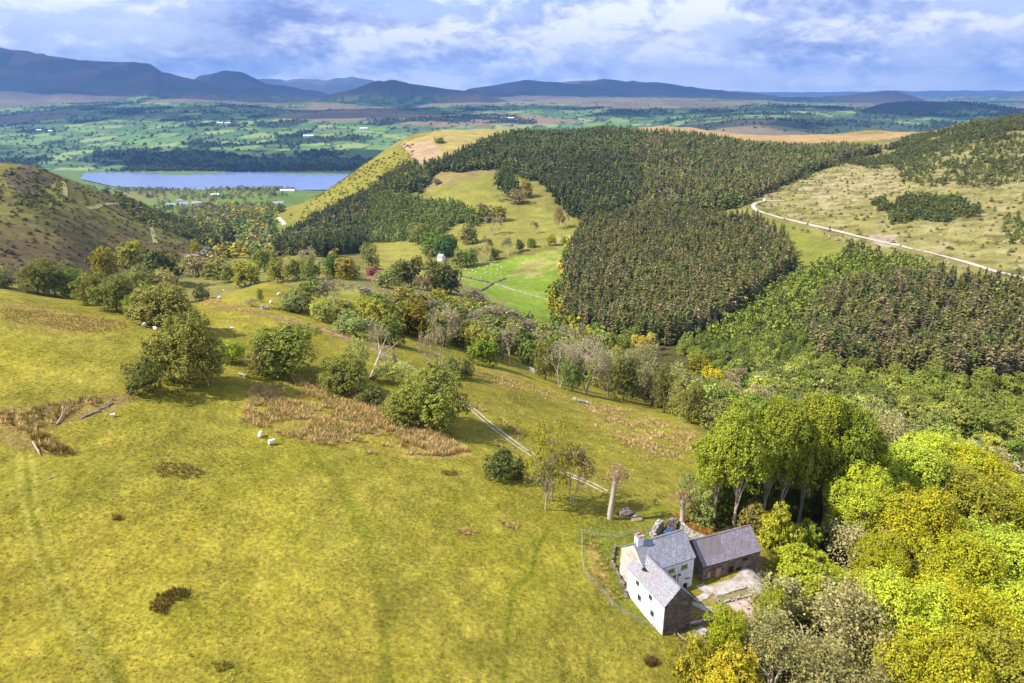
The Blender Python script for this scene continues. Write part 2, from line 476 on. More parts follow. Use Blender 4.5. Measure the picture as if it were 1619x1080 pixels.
# faint wheel lines across the pasture
def wheel(pl, w, c, k, y1=150):
    pl = np.array(pl, float)
    du = np.full(GX.shape, 1e9)
    ppm = FPX / np.maximum(gd, 1)
    for (x1, y1_), (x2, y2_) in zip(pl[:-1], pl[1:]):
        L2 = (x2 - x1) ** 2 + (y2_ - y1_) ** 2
        t = np.clip(((gu - x1) * (x2 - x1) + (gv - y1_) * (y2_ - y1_)) / L2, 0, 1)
        du = np.minimum(du, np.hypot(gu - x1 - t * (x2 - x1), gv - y1_ - t * (y2_ - y1_)))
    m = np.clip(1.5 - du / (ppm * w), 0, 1) * (GY < y1) * k * (0.55 + 0.6 * med)
    lerp(m, c)
DK = (0.115, 0.135, 0.012); LT = (0.30, 0.27, 0.06)
wheel([(480,700),(530,760),(565,830),(595,900),(605,970),(610,1080)], .45, DK, .6)
wheel([(500,700),(550,770),(590,850),(622,930),(640,1080)], .3, DK, .4)
wheel([(865,835),(845,880),(840,910),(810,930),(805,980),(795,1080)], .22, DK, .75)
wheel([(875,845),(905,900),(930,950),(960,1010),(985,1080)], .25, DK, .5)
wheel([(35,720),(42,800),(62,870),(85,930),(130,1000),(190,1080)], .8, DK, .5)
wheel([(30,720),(36,800),(54,870),(76,930),(118,1000),(175,1080)], .4, LT, .9)
wheel([(50,720),(58,800),(75,850),(105,930),(150,1010)], .3, LT, .85)
wheel([(700,860),(745,825),(790,800)], .2, DK, .4)
wheel([(590,640),(640,700),(720,760),(800,800),(860,830)], .3, DK, .25)
# ---- far country: field mosaic
farm = GY > 3000
fx = GX + 120 * (fbm(GX, GY, 900, 2, 101) - .5); fy = GY * 0.75 + 160 * (fbm(GX, GY, 900, 2, 103) - .5)
cs = 165.0
ci = np.floor(fx / cs); cj = np.floor(fy / cs)
best = np.full(GX.shape, 1e9); sec = np.full(GX.shape, 1e9); bid = np.zeros(GX.shape)


def hcell(i, j, s):
    h = (i.astype(np.int64) * 374761393 + j.astype(np.int64) * 668265263 + s * 974634777) & 0xffffffff
    h = ((h ^ (h >> 13)) * 1274126177) & 0xffffffff
    return ((h ^ (h >> 16)) & 0xffff) / 65535.0


for di in (-1, 0, 1):
    for dj in (-1, 0, 1):
        i = ci + di; j = cj + dj
        px = (i + hcell(i, j, 1)) * cs; py = (j + hcell(i, j, 2)) * cs
        dd = np.hypot(fx - px, fy - py)
        nb = dd < best
        sec = np.where(nb, best, np.minimum(sec, dd)); bid = np.where(nb, hcell(i, j, 3), bid); best = np.where(nb, dd, best)
hedge = sec - best
pal = np.array([(0.10,0.185,0.05),(0.13,0.22,0.06),(0.075,0.145,0.05),(0.20,0.26,0.08),(0.12,0.16,0.06),(0.075,0.13,0.05)])
fc = pal[(bid * 5.99).astype(int)]
fm = farm[..., None] * 1.0
col = col * (1 - fm) + fc * fm
lerp(farm * (hedge < np.interp(GY, [3000, 9000], [11, 26])) * .9, (0.035,0.05,0.025))
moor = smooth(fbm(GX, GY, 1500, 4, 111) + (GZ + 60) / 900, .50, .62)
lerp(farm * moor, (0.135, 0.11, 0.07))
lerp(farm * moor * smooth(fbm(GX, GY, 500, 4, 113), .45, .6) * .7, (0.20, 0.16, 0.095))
lerp(farm * smooth(GZ, 0, 170) * .92, (0.064, 0.068, 0.076))  # high ground cooled to blue-grey: distance haze put into its colour
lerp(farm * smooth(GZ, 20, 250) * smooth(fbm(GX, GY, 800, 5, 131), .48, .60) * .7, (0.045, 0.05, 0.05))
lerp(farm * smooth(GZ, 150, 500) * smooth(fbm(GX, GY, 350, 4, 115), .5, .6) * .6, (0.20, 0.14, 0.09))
region([(600,195),(640,183),(800,178),(930,192),(880,196),(700,200)], (0.22,0.14,0.09), 3000, 9000, .9)
wood = smooth(fbm(GX, GY, 330, 4, 117), .585, .61) * (GY < 9000) * (1 - moor)
lerp(farm * wood, (0.03, 0.05, 0.022))
farwood = [(205,272),(210,250),(300,232),(340,240),(420,250),(560,248),(700,262),(700,275)]
region(farwood, (0.03,0.05,0.022), 2900, 4200)
for (a_, b_) in (((1340,158),(1640,200)),):
    region([(a_[0],195),(1350,180),(1400,160),(1640,160),(1640,176),(1500,172),(1440,190)], (0.04,0.055,0.035), 5200, 7000, .9)
region([(1200,200),(1260,180),(1400,190),(1500,205),(1300,214)], (0.04,0.06,0.03), 3000, 6000, .85)
lerp((GY > 2320) * (GY < 3060) * 1.0, (0.10, 0.15, 0.04))

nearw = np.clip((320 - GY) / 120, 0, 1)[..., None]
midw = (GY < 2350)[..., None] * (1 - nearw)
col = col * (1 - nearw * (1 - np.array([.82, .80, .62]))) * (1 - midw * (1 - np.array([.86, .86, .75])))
gm, N = new_mat('ground_cover', 0.95, 0.1)
at = N.n('ShaderNodeAttribute', attribute_name='Col')
geo = N.n('ShaderNodeNewGeometry')
pos = geo.outputs['Position']
camd = N.n('ShaderNodeVectorMath', {0: pos}, operation='LENGTH').outputs['Value']
v1 = N.noise(pos, 2.4, 6, 0.68)
v2 = N.noise(pos, 0.35, 5, 0.6)
v3 = N.noise(pos, 0.05, 6, 0.62)
vst = N.noise(N.n('ShaderNodeMapping', {0: pos, 3: (0.7, 1.6, 1.0), 2: (0, 0, 0.5)}).outputs[0], 3.2, 3, 0.6)
f1 = N.ramp(v1, [(0.30, G(0.58)), (0.5, G(1.0)), (0.70, G(1.46))])
f2 = N.ramp(v2, [(0.3, G(0.78)), (0.7, G(1.22))])
f3 = N.ramp(v3, [(0.3, G(0.75)), (0.7, G(1.25))])
f4 = N.ramp(vst, [(0.3, G(0.8)), (0.7, G(1.2))])
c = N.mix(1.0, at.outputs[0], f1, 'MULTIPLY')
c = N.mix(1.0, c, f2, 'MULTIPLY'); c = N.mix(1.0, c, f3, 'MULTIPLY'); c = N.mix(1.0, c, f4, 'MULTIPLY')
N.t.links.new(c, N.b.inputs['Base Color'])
b1 = N.n('ShaderNodeBump', {'Strength': 0.65, 'Distance': 0.22, 'Height': v1})
b2 = N.n('ShaderNodeBump', {'Strength': 0.8, 'Distance': 2.6, 'Height': v3, 'Normal': b1.outputs[0]})
N.t.links.new(b2.outputs[0], N.b.inputs['Normal'])


def grid_part(name, j0, j1, label=None):
    V = np.stack([GX[j0:j1], GY[j0:j1], GZ[j0:j1]], -1).reshape(-1, 3)
    r = j1 - j0
    idx = np.arange(r * NA).reshape(r, NA)
    F = np.stack([idx[:-1, :-1], idx[:-1, 1:], idx[1:, 1:], idx[1:, :-1]], -1).reshape(-1, 4)
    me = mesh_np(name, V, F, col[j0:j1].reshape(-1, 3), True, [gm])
    return link(name, me, kind='structure', label=label)


j1 = int(np.searchsorted(gL, math.log(260))); j2 = int(np.searchsorted(gL, math.log(2350))); j3 = int(np.searchsorted(gL, math.log(8000)))
grid_part('pasture_ground', 0, j1 + 1)
grid_part('hills', j1, j2 + 1)
grid_part('valley_fields', j2, j3 + 1)
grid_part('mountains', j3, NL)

# lake
lm, N = new_mat('lake_water', 0.18, 0.5)
N.b.inputs['Base Color'].default_value = (0.10, 0.13, 0.30, 1)
pos = N.n('ShaderNodeNewGeometry').outputs['Position']
wn = N.noise(N.n('ShaderNodeMapping', {0: pos, 3: (0.4, 1.0, 1.0)}).outputs[0], 0.05, 5, 0.6)
N.t.links.new(N.ramp(wn, [(0.3, (0.09, 0.14, 0.32)), (0.7, (0.16, 0.22, 0.43))]), N.b.inputs['Base Color'])
N.t.links.new(N.n('ShaderNodeBump', {'Strength': 0.3, 'Distance': 0.6, 'Height': wn}).outputs[0], N.b.inputs['Normal'])
xl = place(118, 276)[0]
sh = [(xl, 2990), (xl + 120, 2760), (xl + 380, 2520), (-1150, 2420), (-900, 2400), (-600, 2420), (0, 2430), (900, 2450), (900, 3010), (0, 3030), (-900, 3020), (-1300, 3050), (-1500, 3030)]
me = bpy.data.meshes.new('lake'); me.from_pydata([(x, y, LAKE_Z) for x, y in sh], [], [tuple(range(len(sh)))]); me.materials.append(lm); me.update()
link('lake', me, kind='structure')

# air
hz = bpy.data.materials.new('haze'); hz.use_nodes = True; hz.node_tree.nodes.clear()
N = NT(hz.node_tree)
pv = N.n('ShaderNodeVolumePrincipled', {'Color': (0.17, 0.42, 1.0, 1), 'Density': 5.2e-5, 'Anisotropy': 0.2})
N.t.links.new(pv.outputs[0], N.n('ShaderNodeOutputMaterial').inputs['Volume'])
x0, x1, y0, y1, z0, z1 = -41500, 41500, -60, 27700, float(GZ.min()) - 1, float(max(GZ.max(), 60)) + 8
bv = [(x, y, z) for z in (z0, z1) for y in (y0, y1) for x in (x0, x1)]
me = bpy.data.meshes.new('haze'); me.from_pydata(bv, [], [(0, 2, 3, 1), (4, 5, 7, 6), (0, 1, 5, 4), (2, 6, 7, 3), (0, 4, 6, 2), (1, 3, 7, 5)]); me.materials.append(hz)
link('haze', me, kind='stuff')
# ------------------------------------------------------------------ vegetation materials
def foliage_mat(name, use_attr=False, rough=0.75, trans=0.24, spread=0.32, isl=True):
    m = bpy.data.materials.new(name); m.use_nodes = True; m.node_tree.nodes.clear(); N = NT(m.node_tree)
    if use_attr:
        base = N.n('ShaderNodeAttribute', attribute_name='Col').outputs[0]
    else:
        oi = N.n('ShaderNodeObjectInfo'); base = oi.outputs['Color']
    g = N.n('ShaderNodeNewGeometry')
    r = g.outputs['Random Per Island']
    var = N.ramp(r, [(0.0, G(1 - spread)), (0.5, G(1.0)), (1.0, G(1 + spread * 1.5))])
    tcn = N.n('ShaderNodeTexCoord')
    hue = N.noise(g.outputs['Position'], 0.8, 3, 0.6)
    hv = N.ramp(hue, [(0.3, (0.78, 0.86, 0.9)), (0.7, (1.22, 1.12, 0.9))])
    c = N.mix(1.0, base, var, 'MULTIPLY')
    c = N.mix(1.0, c, hv, 'MULTIPLY')
    d = N.n('ShaderNodeBsdfPrincipled', {'Base Color': c, 'Roughness': rough, 'Specular IOR Level': 0.25})
    t = N.n('ShaderNodeBsdfTranslucent', {0: N.mix(1.0, c, (1.15, 1.2, 0.6), 'MULTIPLY')})
    mx = N.n('ShaderNodeMixShader', {0: trans, 1: d.outputs[0], 2: t.outputs[0]})
    N.n('ShaderNodeOutputMaterial', {0: mx.outputs[0]})
    return m


leafM = foliage_mat('leaves')
leafA = foliage_mat('leaves_mass', True)
needleM = foliage_mat('needles', False, 0.85, 0.12, 0.4)
needleA = foliage_mat('needles_mass', True, 0.85, 0.12, 0.4)
rushM = foliage_mat('dry_rush', True, 0.9, 0.25, 0.35)


def bark_mat(name, c1, c2):
    m, N = new_mat(name, 0.9, 0.15)
    p = N.n('ShaderNodeNewGeometry').outputs['Position']
    f = N.noise(N.n('ShaderNodeMapping', {0: p, 3: (3, 3, 0.8)}).outputs[0], 3.0, 5, 0.65)
    N.t.links.new(N.ramp(f, [(0.35, c1), (0.65, c2)]), N.b.inputs['Base Color'])
    N.t.links.new(N.n('ShaderNodeBump', {'Strength': 0.6, 'Distance': 0.05, 'Height': f}).outputs[0], N.b.inputs['Normal'])
    return m


barkM = bark_mat('bark', (0.10, 0.075, 0.05), (0.24, 0.19, 0.13))
paleBark = bark_mat('pale_bark', (0.26, 0.21, 0.16), (0.50, 0.43, 0.34))
twigM, N = new_mat('bare_twigs', 0.9, 0.1)
oi = N.n('ShaderNodeObjectInfo').outputs['Color']
rr = N.n('ShaderNodeNewGeometry').outputs['Random Per Island']
N.t.links.new(N.mix(1.0, oi, N.ramp(rr, [(0, G(.55)), (1, G(1.5))]), 'MULTIPLY'), N.b.inputs['Base Color'])


def unit(v):
    return v / np.maximum(np.linalg.norm(v, axis=-1, keepdims=True), 1e-9)


def leaf_quads(P, Nn, size, R, flat=0.55):
    n_ = len(P)
    nn = unit(Nn + R.normal(0, flat, (n_, 3)))
    t = unit(np.cross(nn, R.normal(0, 1, (n_, 3))))
    b = np.cross(nn, t)
    s = (size * R.uniform(.6, 1.35, n_))[:, None]
    V = np.stack([P + t * s * .62, P + b * s * .45 + nn * s * .1, P - t * s * .62, P - b * s * .45 + nn * s * .1], 1).reshape(-1, 3)
    F = np.arange(n_ * 4).reshape(-1, 4)
    return V, F


def tube(path, radii, sides=5):
    path = np.array(path, float); m_ = len(path)
    T = unit(np.gradient(path, axis=0))
    ref = np.array([0.31, 0.22, 0.1])
    a = unit(np.cross(T, ref)); b = np.cross(T, a)
    an = np.linspace(0, 2 * math.pi, sides, endpoint=False)
    V = path[:, None] + (a[:, None] * np.cos(an)[None, :, None] + b[:, None] * np.sin(an)[None, :, None]) * np.array(radii)[:, None, None]
    V = V.reshape(-1, 3)
    F = []
    for i in range(m_ - 1):
        for k in range(sides):
            k2 = (k + 1) % sides
            F.append((i * sides + k, i * sides + k2, (i + 1) * sides + k2, (i + 1) * sides + k))
    return V, np.array(F)


def segs_mesh(S, sides=3):
    """array of segments (n, 8): p0, p1, r0, r1"""
    S = np.array(S); p0 = S[:, 0:3]; p1 = S[:, 3:6]
    T = unit(p1 - p0); a = unit(np.cross(T, np.array([0.3, 0.21, 0.5]))); b = np.cross(T, a)
    an = np.linspace(0, 2 * math.pi, sides, endpoint=False)
    off = a[:, None] * np.cos(an)[None, :, None] + b[:, None] * np.sin(an)[None, :, None]
    V0 = p0[:, None] + off * S[:, 6][:, None, None]; V1 = p1[:, None] + off * S[:, 7][:, None, None]
    V = np.concatenate([V0, V1], 1).reshape(-1, 3)
    base = (np.arange(len(S)) * 2 * sides)[:, None, None]
    k = np.arange(sides); k2 = (k + 1) % sides
    F = np.stack([k, k2, k2 + sides, k + sides], 1)[None] + base
    return V, F.reshape(-1, 4)


def cat_vf(parts):
    V = []; F = []; o = 0
    for v, f in parts:
        V.append(v); F.append(f + o); o += len(v)
    return np.concatenate(V), np.concatenate(F)


def make_lobes(H, Rr, base, seed, nl, flat=1.0):
    R = np.random.default_rng(seed)
    cz = (H + base) / 2; hz_ = (H - base) / 2
    L = []
    for i in range(nl):
        if i < 2:
            ph = R.uniform(0, 6.28); el = R.uniform(.9, 1.3)
        else:
            ph = i * 2.4 + R.uniform(-.5, .5); el = math.asin(np.clip(R.uniform(-.75, .95), -1, 1))
        k = R.uniform(.46, .84)
        rl = R.uniform(.24, .44)
        c_ = np.array([math.cos(ph) * math.cos(el) * Rr * k, math.sin(ph) * math.cos(el) * Rr * k, cz + math.sin(el) * hz_ * (k + .02)])
        L.append((c_, np.array([Rr * rl, Rr * rl, hz_ * rl * 1.05 * flat])))
    if base < 1.0:
        for i in range(7):
            ph = i * .9 + R.uniform(-.3, .3); k = R.uniform(.45, .68)
            L.append((np.array([math.cos(ph) * Rr * k, math.sin(ph) * Rr * k, base + H * .20]), np.array([Rr * .36, Rr * .36, H * .19])))
    L.append((np.array([0, 0, cz]), np.array([Rr * .55, Rr * .55, hz_ * .65])))
    return L


def crown(L, nleaf, size, seed, flat=0.55, sub=True):
    R = np.random.default_rng(seed + 991)
    w = np.array([l[1][0] * l[1][2] for l in L]); w = w / w.sum()
    P = []; Nn = []
    for (c_, r_), wi in zip(L, w):
        k = int(nleaf * wi)
        # leaf sprays: small clusters on the lobe's shell
        ns = max(4, k // 14)
        dv_ = unit(R.normal(0, 1, (ns, 3)))
        dv_[:, 2] = np.abs(dv_[:, 2]) * np.where(R.random(ns) < .78, 1, -1)
        rad = R.uniform(.84, 1.07, ns)[:, None]
        sc = c_ + dv_ * r_ * rad
        idx = R.integers(0, ns, k)
        jit_ = R.normal(0, 1, (k, 3)) * (r_ * (.105 if sub else .2))
        P.append(sc[idx] + jit_); Nn.append(dv_[idx] * .8 + np.array([0, 0, .55]))
    return leaf_quads(np.concatenate(P), np.concatenate(Nn), size, R, flat)


def limbs(L, H, base, r0, seed, sides=6, ntr=1):
    R = np.random.default_rng(seed + 17)
    parts = []
    for tn in range(ntr):
        off = np.array([R.uniform(-.4, .4), R.uniform(-.4, .4), 0]) * (ntr > 1) * 2
        lean = np.array([R.uniform(-.06, .06) * H, R.uniform(-.06, .06) * H, 0])
        top = np.array([0, 0, H * .72]) + lean + off
        ts = np.linspace(0, 1, 7)
        path = [off + (top - off) * t + np.array([math.sin(t * 5 + seed) * .02 * H, math.cos(t * 4 + seed) * .02 * H, 0]) * t for t in ts]
        path[0] = path[0] - np.array([0, 0, .5])
        rad = [r0 * (1.35 if i == 0 else 1) * (1 - t * .8) for i, t in enumerate(ts)]
        parts.append(tube(path, rad, sides))
    for i, (c_, r_) in enumerate(L[:-1]):
        f = np.clip(R.uniform(.3, .62), 0, 1)
        s_ = np.array(path[int(f * 6)])
        if s_[2] > c_[2]:
            s_ = np.array(path[2])
        m1 = s_ * .45 + c_ * .55 + np.array([0, 0, .06 * H])
        e_ = c_ + (c_ - s_) * .15
        parts.append(tube([s_, (s_ + m1) / 2 + R.normal(0, .08, 3), m1, e_], [r0 * .45, r0 * .34, r0 * .22, r0 * .07], 5))
        for k in range(3):
            e2 = c_ + unit(R.normal(0, 1, 3) + np.array([0, 0, .6])) * r_ * .95
            parts.append(tube([m1, (m1 + e2) / 2 + R.normal(0, .1, 3), e2], [r0 * .2, r0 * .12, r0 * .04], 4))
    return cat_vf(parts)


def twig_tree(H, Rr, seed, depth=5, r0=.22, spread=.62, multi=2, lift=.25, rmin=.016, kids=(2, 4)):
    """a leafless or barely leafed tree: recursive branching"""
    R = np.random.default_rng(seed)
    S = []; tips = []

    def grow(p, d_, ln, r_, dep):
        nseg = 2 if dep > 1 else 1
        q = p
        for _ in range(nseg):
            d_ = unit(d_ + R.normal(0, .13, 3) + np.array([0, 0, lift * .12]))
            q2 = q + d_ * ln / nseg
            S.append((*q, *q2, r_, max(r_ * .82, rmin))); q = q2; r_ = max(r_ * .82, rmin)
        if dep == 0:
            tips.append(q); return
        nk = int(R.integers(kids[0], kids[1] + (1 if dep < 3 else 0)))
        for k in range(nk):
            a_ = unit(np.cross(d_, R.normal(0, 1, 3)))
            nd = unit(d_ * (1 - spread * .45) + a_ * spread * R.uniform(.55, 1.25) + np.array([0, 0, lift * .3]))
            grow(q, nd, ln * R.uniform(.62, .85), max(r_ * R.uniform(.55, .75), rmin), dep - 1)
    for t in range(multi):
        a_ = R.uniform(0, 6.28) + t * 6.28 / max(multi, 1)
        d0 = unit(np.array([math.cos(a_) * spread * (.5 if multi > 1 else .12), math.sin(a_) * spread * (.5 if multi > 1 else .12), 1.0]))
        grow(np.array([math.cos(a_) * .1, math.sin(a_) * .1, -.3]), d0, H * .30, r0, depth)
    S = np.array(S)
    zt = S[:, 5].max(); rt = np.percentile(np.hypot(S[:, 3], S[:, 4]), 97)
    sz = H / zt; sr = Rr / rt
    S[:, [2, 5]] *= sz; S[:, [0, 1, 3, 4]] *= sr
    tips = np.array(tips) * np.array([sr, sr, sz])
    return S, tips


def spruce(H, Rr, seed, wh=9, sp_=11, bare=0.12, ragged=.25):
    R = np.random.default_rng(seed)
    V = []; F = []; o = 0
    for i in range(wh):
        f = i / (wh - 1)
        z = H * (bare + (1 - bare) * (f ** .92))
        r_ = Rr * ((1 - f) ** .8 * .96 + .05) * R.uniform(.85, 1.12) * (1 if f > .12 else .8)
        dz = H / wh * R.uniform(1.15, 1.6)
        an = np.arange(sp_ * 2) * math.pi / sp_ + R.uniform(0, 6)
        rad = r_ * np.where(np.arange(sp_ * 2) % 2 == 0, 1, .42) * R.uniform(1 - ragged, 1 + ragged, sp_ * 2)
        top = np.array([R.normal(0, .03), R.normal(0, .03), min(z + dz, H)])
        ring = np.stack([np.cos(an) * rad, np.sin(an) * rad, z - dz * .25 * rad / Rr + R.normal(0, H * .012, sp_ * 2)], 1)
        V.append(top[None]); V.append(ring)
        k = np.arange(sp_ * 2)
        F.append(np.stack([np.full(sp_ * 2, o), o + 1 + k, o + 1 + (k + 1) % (sp_ * 2)], 1))
        o += 1 + sp_ * 2
    V = np.concatenate(V); F = np.concatenate(F)
    return V, F


def stub_trunk(H, r_, seed=0, sides=5):
    v, f = tube([(0, 0, -1), (0, 0, H * .3), (0, 0, H * .75)], [r_ * 1.1, r_ * .8, r_ * .3], sides)
    return v, np.concatenate([f[:, :3], f[:, [0, 2, 3]]])


# variants --------------------------------------------------------------
VAR = {}


def variant_broad(key, H, Rr, base, nl, nleaf, size, seeds, r0=.25, flat=1.0, lf=.55, bark=None, ntr=1):
    out_ = []
    for sd in seeds:
        L = make_lobes(H, Rr, base, sd, nl, flat)
        V, F = crown(L, nleaf, size, sd, lf)
        mc = mesh_np(key + '_crown', V, F, None, False, [leafM])
        V, F = limbs(L, H, base, r0, sd, ntr=ntr)
        mw = mesh_np(key + '_wood', V, F, None, True, [bark or barkM])
        out_.append((mc, mw, H, Rr))
    VAR[key] = out_


def variant_twig(key, H, Rr, seeds, depth, nbud, bud, **kw):
    out_ = []
    for sd in seeds:
        S, tips = twig_tree(H, Rr, sd, depth, **kw)
        R = np.random.default_rng(sd)
        big = S[:, 6] > .05
        V, F = segs_mesh(S[big], 5)
        mw = mesh_np(key + '_wood', V, F, None, True, [paleBark])
        V, F = segs_mesh(S[~big], 3)
        idx = R.integers(0, len(tips), nbud)
        Pp = tips[idx] + R.normal(0, .035 * H, (nbud, 3))
        V2, F2 = leaf_quads(Pp, np.tile([0, 0, .6], (nbud, 1)), bud, R, 1.0)
        VV, FF = cat_vf([(V, F), (V2, F2)])
        mc = mesh_np(key + '_crown', VV, FF, None, False, [twigM, leafM], np.r_[np.zeros(len(F), int), np.ones(len(F2), int)])
        out_.append((mc, mw, H, Rr))
    VAR[key] = out_


variant_broad('full_near', 14, 5.6, 2.0, 30, 38000, .195, (1, 2, 3), .30, bark=paleBark, lf=.42)
variant_broad('tall_near', 16, 5.0, 4.6, 26, 30000, .22, (11, 12, 13), .28, bark=paleBark, lf=.42)
variant_broad('field', 10, 4.8, .7, 22, 17000, .22, (21, 22, 23, 24), .26, lf=.45)
variant_broad('open', 10, 4.4, 1.2, 18, 8000, .20, (31, 32), .18, bark=paleBark)
variant_broad('airy', 10, 4.4, 1.6, 20, 3600, .19, (35, 36), .17, bark=paleBark)
variant_broad('bush', 3.4, 2.4, .1, 10, 6500, .14, (41, 42, 43), .12, lf=.45)
variant_broad('mid', 9, 4.2, .2, 15, 6500, .32, (51, 52, 53, 54, 55), .2)
variant_broad('far', 9, 4.3, .3, 9, 620, 1.10, (61, 62, 63, 64), .2)
variant_broad('ivy', 9, 3.0, .8, 14, 2200, .50, (71, 72), .2)
variant_twig('bare', 11, 4.8, (81, 82, 83), 6, 1500, .16, kids=(2, 4), r0=.24)
variant_twig('ash', 10, 5.0, (91, 92), 6, 5200, .20, kids=(2, 4), r0=.2, spread=.75, multi=3)
variant_twig('baremid', 9, 3.6, (95, 96, 97), 5, 900, .30, kids=(2, 4), r0=.2, rmin=.03)
def spray(H, Rr, seed, n_, size, bare=.1):
    """ragged needle sprays on a cone"""
    R = np.random.default_rng(seed)
    f = 1 - np.sqrt(R.uniform(0, 1, n_)); a_ = R.uniform(0, 6.28, n_)
    rad = Rr * ((1 - f) ** .85) * R.uniform(.45, 1.12, n_)
    z = H * (bare + (1 - bare) * f) + R.normal(0, .15, n_)
    o_ = np.stack([np.cos(a_), np.sin(a_), np.full(n_, .15)], 1); P_ = np.stack([np.cos(a_) * rad, np.sin(a_) * rad, z], 1)
    t_ = np.stack([-np.sin(a_), np.cos(a_), np.zeros(n_)], 1)
    s_ = (size * R.uniform(.6, 1.3, n_))[:, None]
    V = np.stack([P_ + t_ * s_ * .42 - (0, 0, .12), P_ - t_ * s_ * .42 - (0, 0, .12), P_ + o_ * s_ * .9 - np.stack([0 * f, 0 * f, R.uniform(.0, .55, n_)], 1) * s_ + R.normal(0, .1, (n_, 3))], 1).reshape(-1, 3)
    V[0::3, 2] += .35 * s_[:, 0] * R.uniform(0, 1, n_)
    return V, np.arange(3 * n_).reshape(-1, 3)


SP = []
for sd in range(6):
    v, f = cat_vf([spruce(15, 1.9, 200 + sd, 8, 6, .10), spray(15, 2.3, 900 + sd, 210, 1.15)])
    tv, tf = stub_trunk(15, .22)
    V = np.concatenate([v, tv]); F = np.concatenate([f, tf + len(v)])
    SP.append((v, f, tv, tf, mesh_np('spruce', V, F, None, False, [needleM, barkM], np.r_[np.zeros(len(f), int), np.ones(len(tf), int)])))
SPL = [cat_vf([spruce(15, 2.3, 300 + sd, 4, 5, .08), spray(15, 2.6, 950 + sd, 46, 2.2)]) for sd in range(6)]


def lowtree(H, Rr, seed, n_=90, size=1.5):
    R = np.random.default_rng(seed)
    L = make_lobes(H, Rr, H * .05, seed, 6)
    V, F = crown(L, n_, size, seed, .5)
    return V, np.concatenate([F[:, :3], F[:, [0, 2, 3]]])


LT_ = [lowtree(6, 2.6, 400 + i, 170, 1.0) for i in range(6)]
LF_ = [lowtree(9, 4.2, 420 + i, 34, 3.6) for i in range(5)]

# running horizon of the ground for visibility
slope = (GZ - CAMZ) / GY
HORZ = np.maximum.accumulate(slope, 0)


def visible(x, y, z, H):
    fa = np.clip((x / y + AMAX) / (2 * AMAX) * (NA - 1), 0, NA - 1.001).astype(int)
    fl = np.clip((np.log(y) - gL[0]) / (gL[-1] - gL[0]) * (NL - 1), 0, NL - 1.001).astype(int)
    return (z + H - CAMZ) / y > HORZ[np.maximum(fl - 1, 0), fa] - 1e-4


def scatter(poly, sp_, y0, y1, H, seed, keep=1.0, jit=0.0):
    """jittered world grid inside the ground area seen through a photograph polygon"""
    R = np.random.default_rng(seed)
    p = np.array(poly, float)
    amin = (p[:, 0].min() - 809.5) / FPX * 1.25 - .02; amax = (p[:, 0].max() - 809.5) / FPX * 1.25 + .02
    amin = min(amin, (p[:, 0].min() - 809.5) / FPX * .8); amax = max(amax, (p[:, 0].max() - 809.5) / FPX * .8)
    xs = np.arange(min(amin * y0, amin * y1), max(amax * y0, amax * y1), sp_)
    ys = np.arange(y0, y1, sp_)
    X, Y = np.meshgrid(xs, ys)
    X = (X + R.uniform(-.42, .42, X.shape) * sp_).ravel(); Y = (Y + R.uniform(-.42, .42, Y.shape) * sp_).ravel()
    m = (np.abs(X / Y) < .98); X = X[m]; Y = Y[m]
    Z = gz(X, Y)
    u, v, dp = project(X, Y, Z)
    if jit:
        js = np.interp(Y, [100, 1200], [10, 45])
        u = u + (vnoise(X / js, Y / js, seed) - .5) * jit * 2.4 + (vnoise(X / js * 3, Y / js * 3, seed + 1) - .5) * jit; v = v + (vnoise(X / js, Y / js, seed + 2) - .5) * jit
    m = inpoly(u, v, poly) & (R.random(len(X)) < keep)
    X, Y, Z = X[m], Y[m], Z[m]
    m = visible(X, Y, Z, H * 1.1)
    return X[m], Y[m], Z[m]


def stuff_mesh(name, protos, X, Y, Z, sc, rot, cols, mats, label=None, vary=None):
    """many copies merged into one mesh; used only for masses nobody could count"""
    Vs = []; Fs = []; Cs = []; o = 0
    k = len(protos)
    pick = np.arange(len(X)) * 7919 % k
    for i in range(k):
        m = pick == i
        if not m.any():
            continue
        v, f = protos[i][0], protos[i][1]
        s = sc[m]
        if s.ndim == 1:
            s = np.stack([s, s, s], 1)
        c_, s_ = np.cos(rot[m])[:, None], np.sin(rot[m])[:, None]
        vx = v[None, :, 0] * s[:, 0:1]; vy = v[None, :, 1] * s[:, 1:2]; vz = v[None, :, 2] * s[:, 2:3]
        VV = np.stack([vx * c_ - vy * s_ + X[m][:, None], vx * s_ + vy * c_ + Y[m][:, None], vz + Z[m][:, None]], -1)
        nn = m.sum()
        Vs.append(VV.reshape(-1, 3)); Fs.append((f[None] + (np.arange(nn) * len(v))[:, None, None] + o).reshape(-1, f.shape[1])); o += nn * len(v)
        Cs.append(np.repeat(cols[m], len(v), 0))
    me = mesh_np(name, np.concatenate(Vs), np.concatenate(Fs), np.concatenate(Cs), False, mats)
    return link(name, me, kind='stuff', label=label)


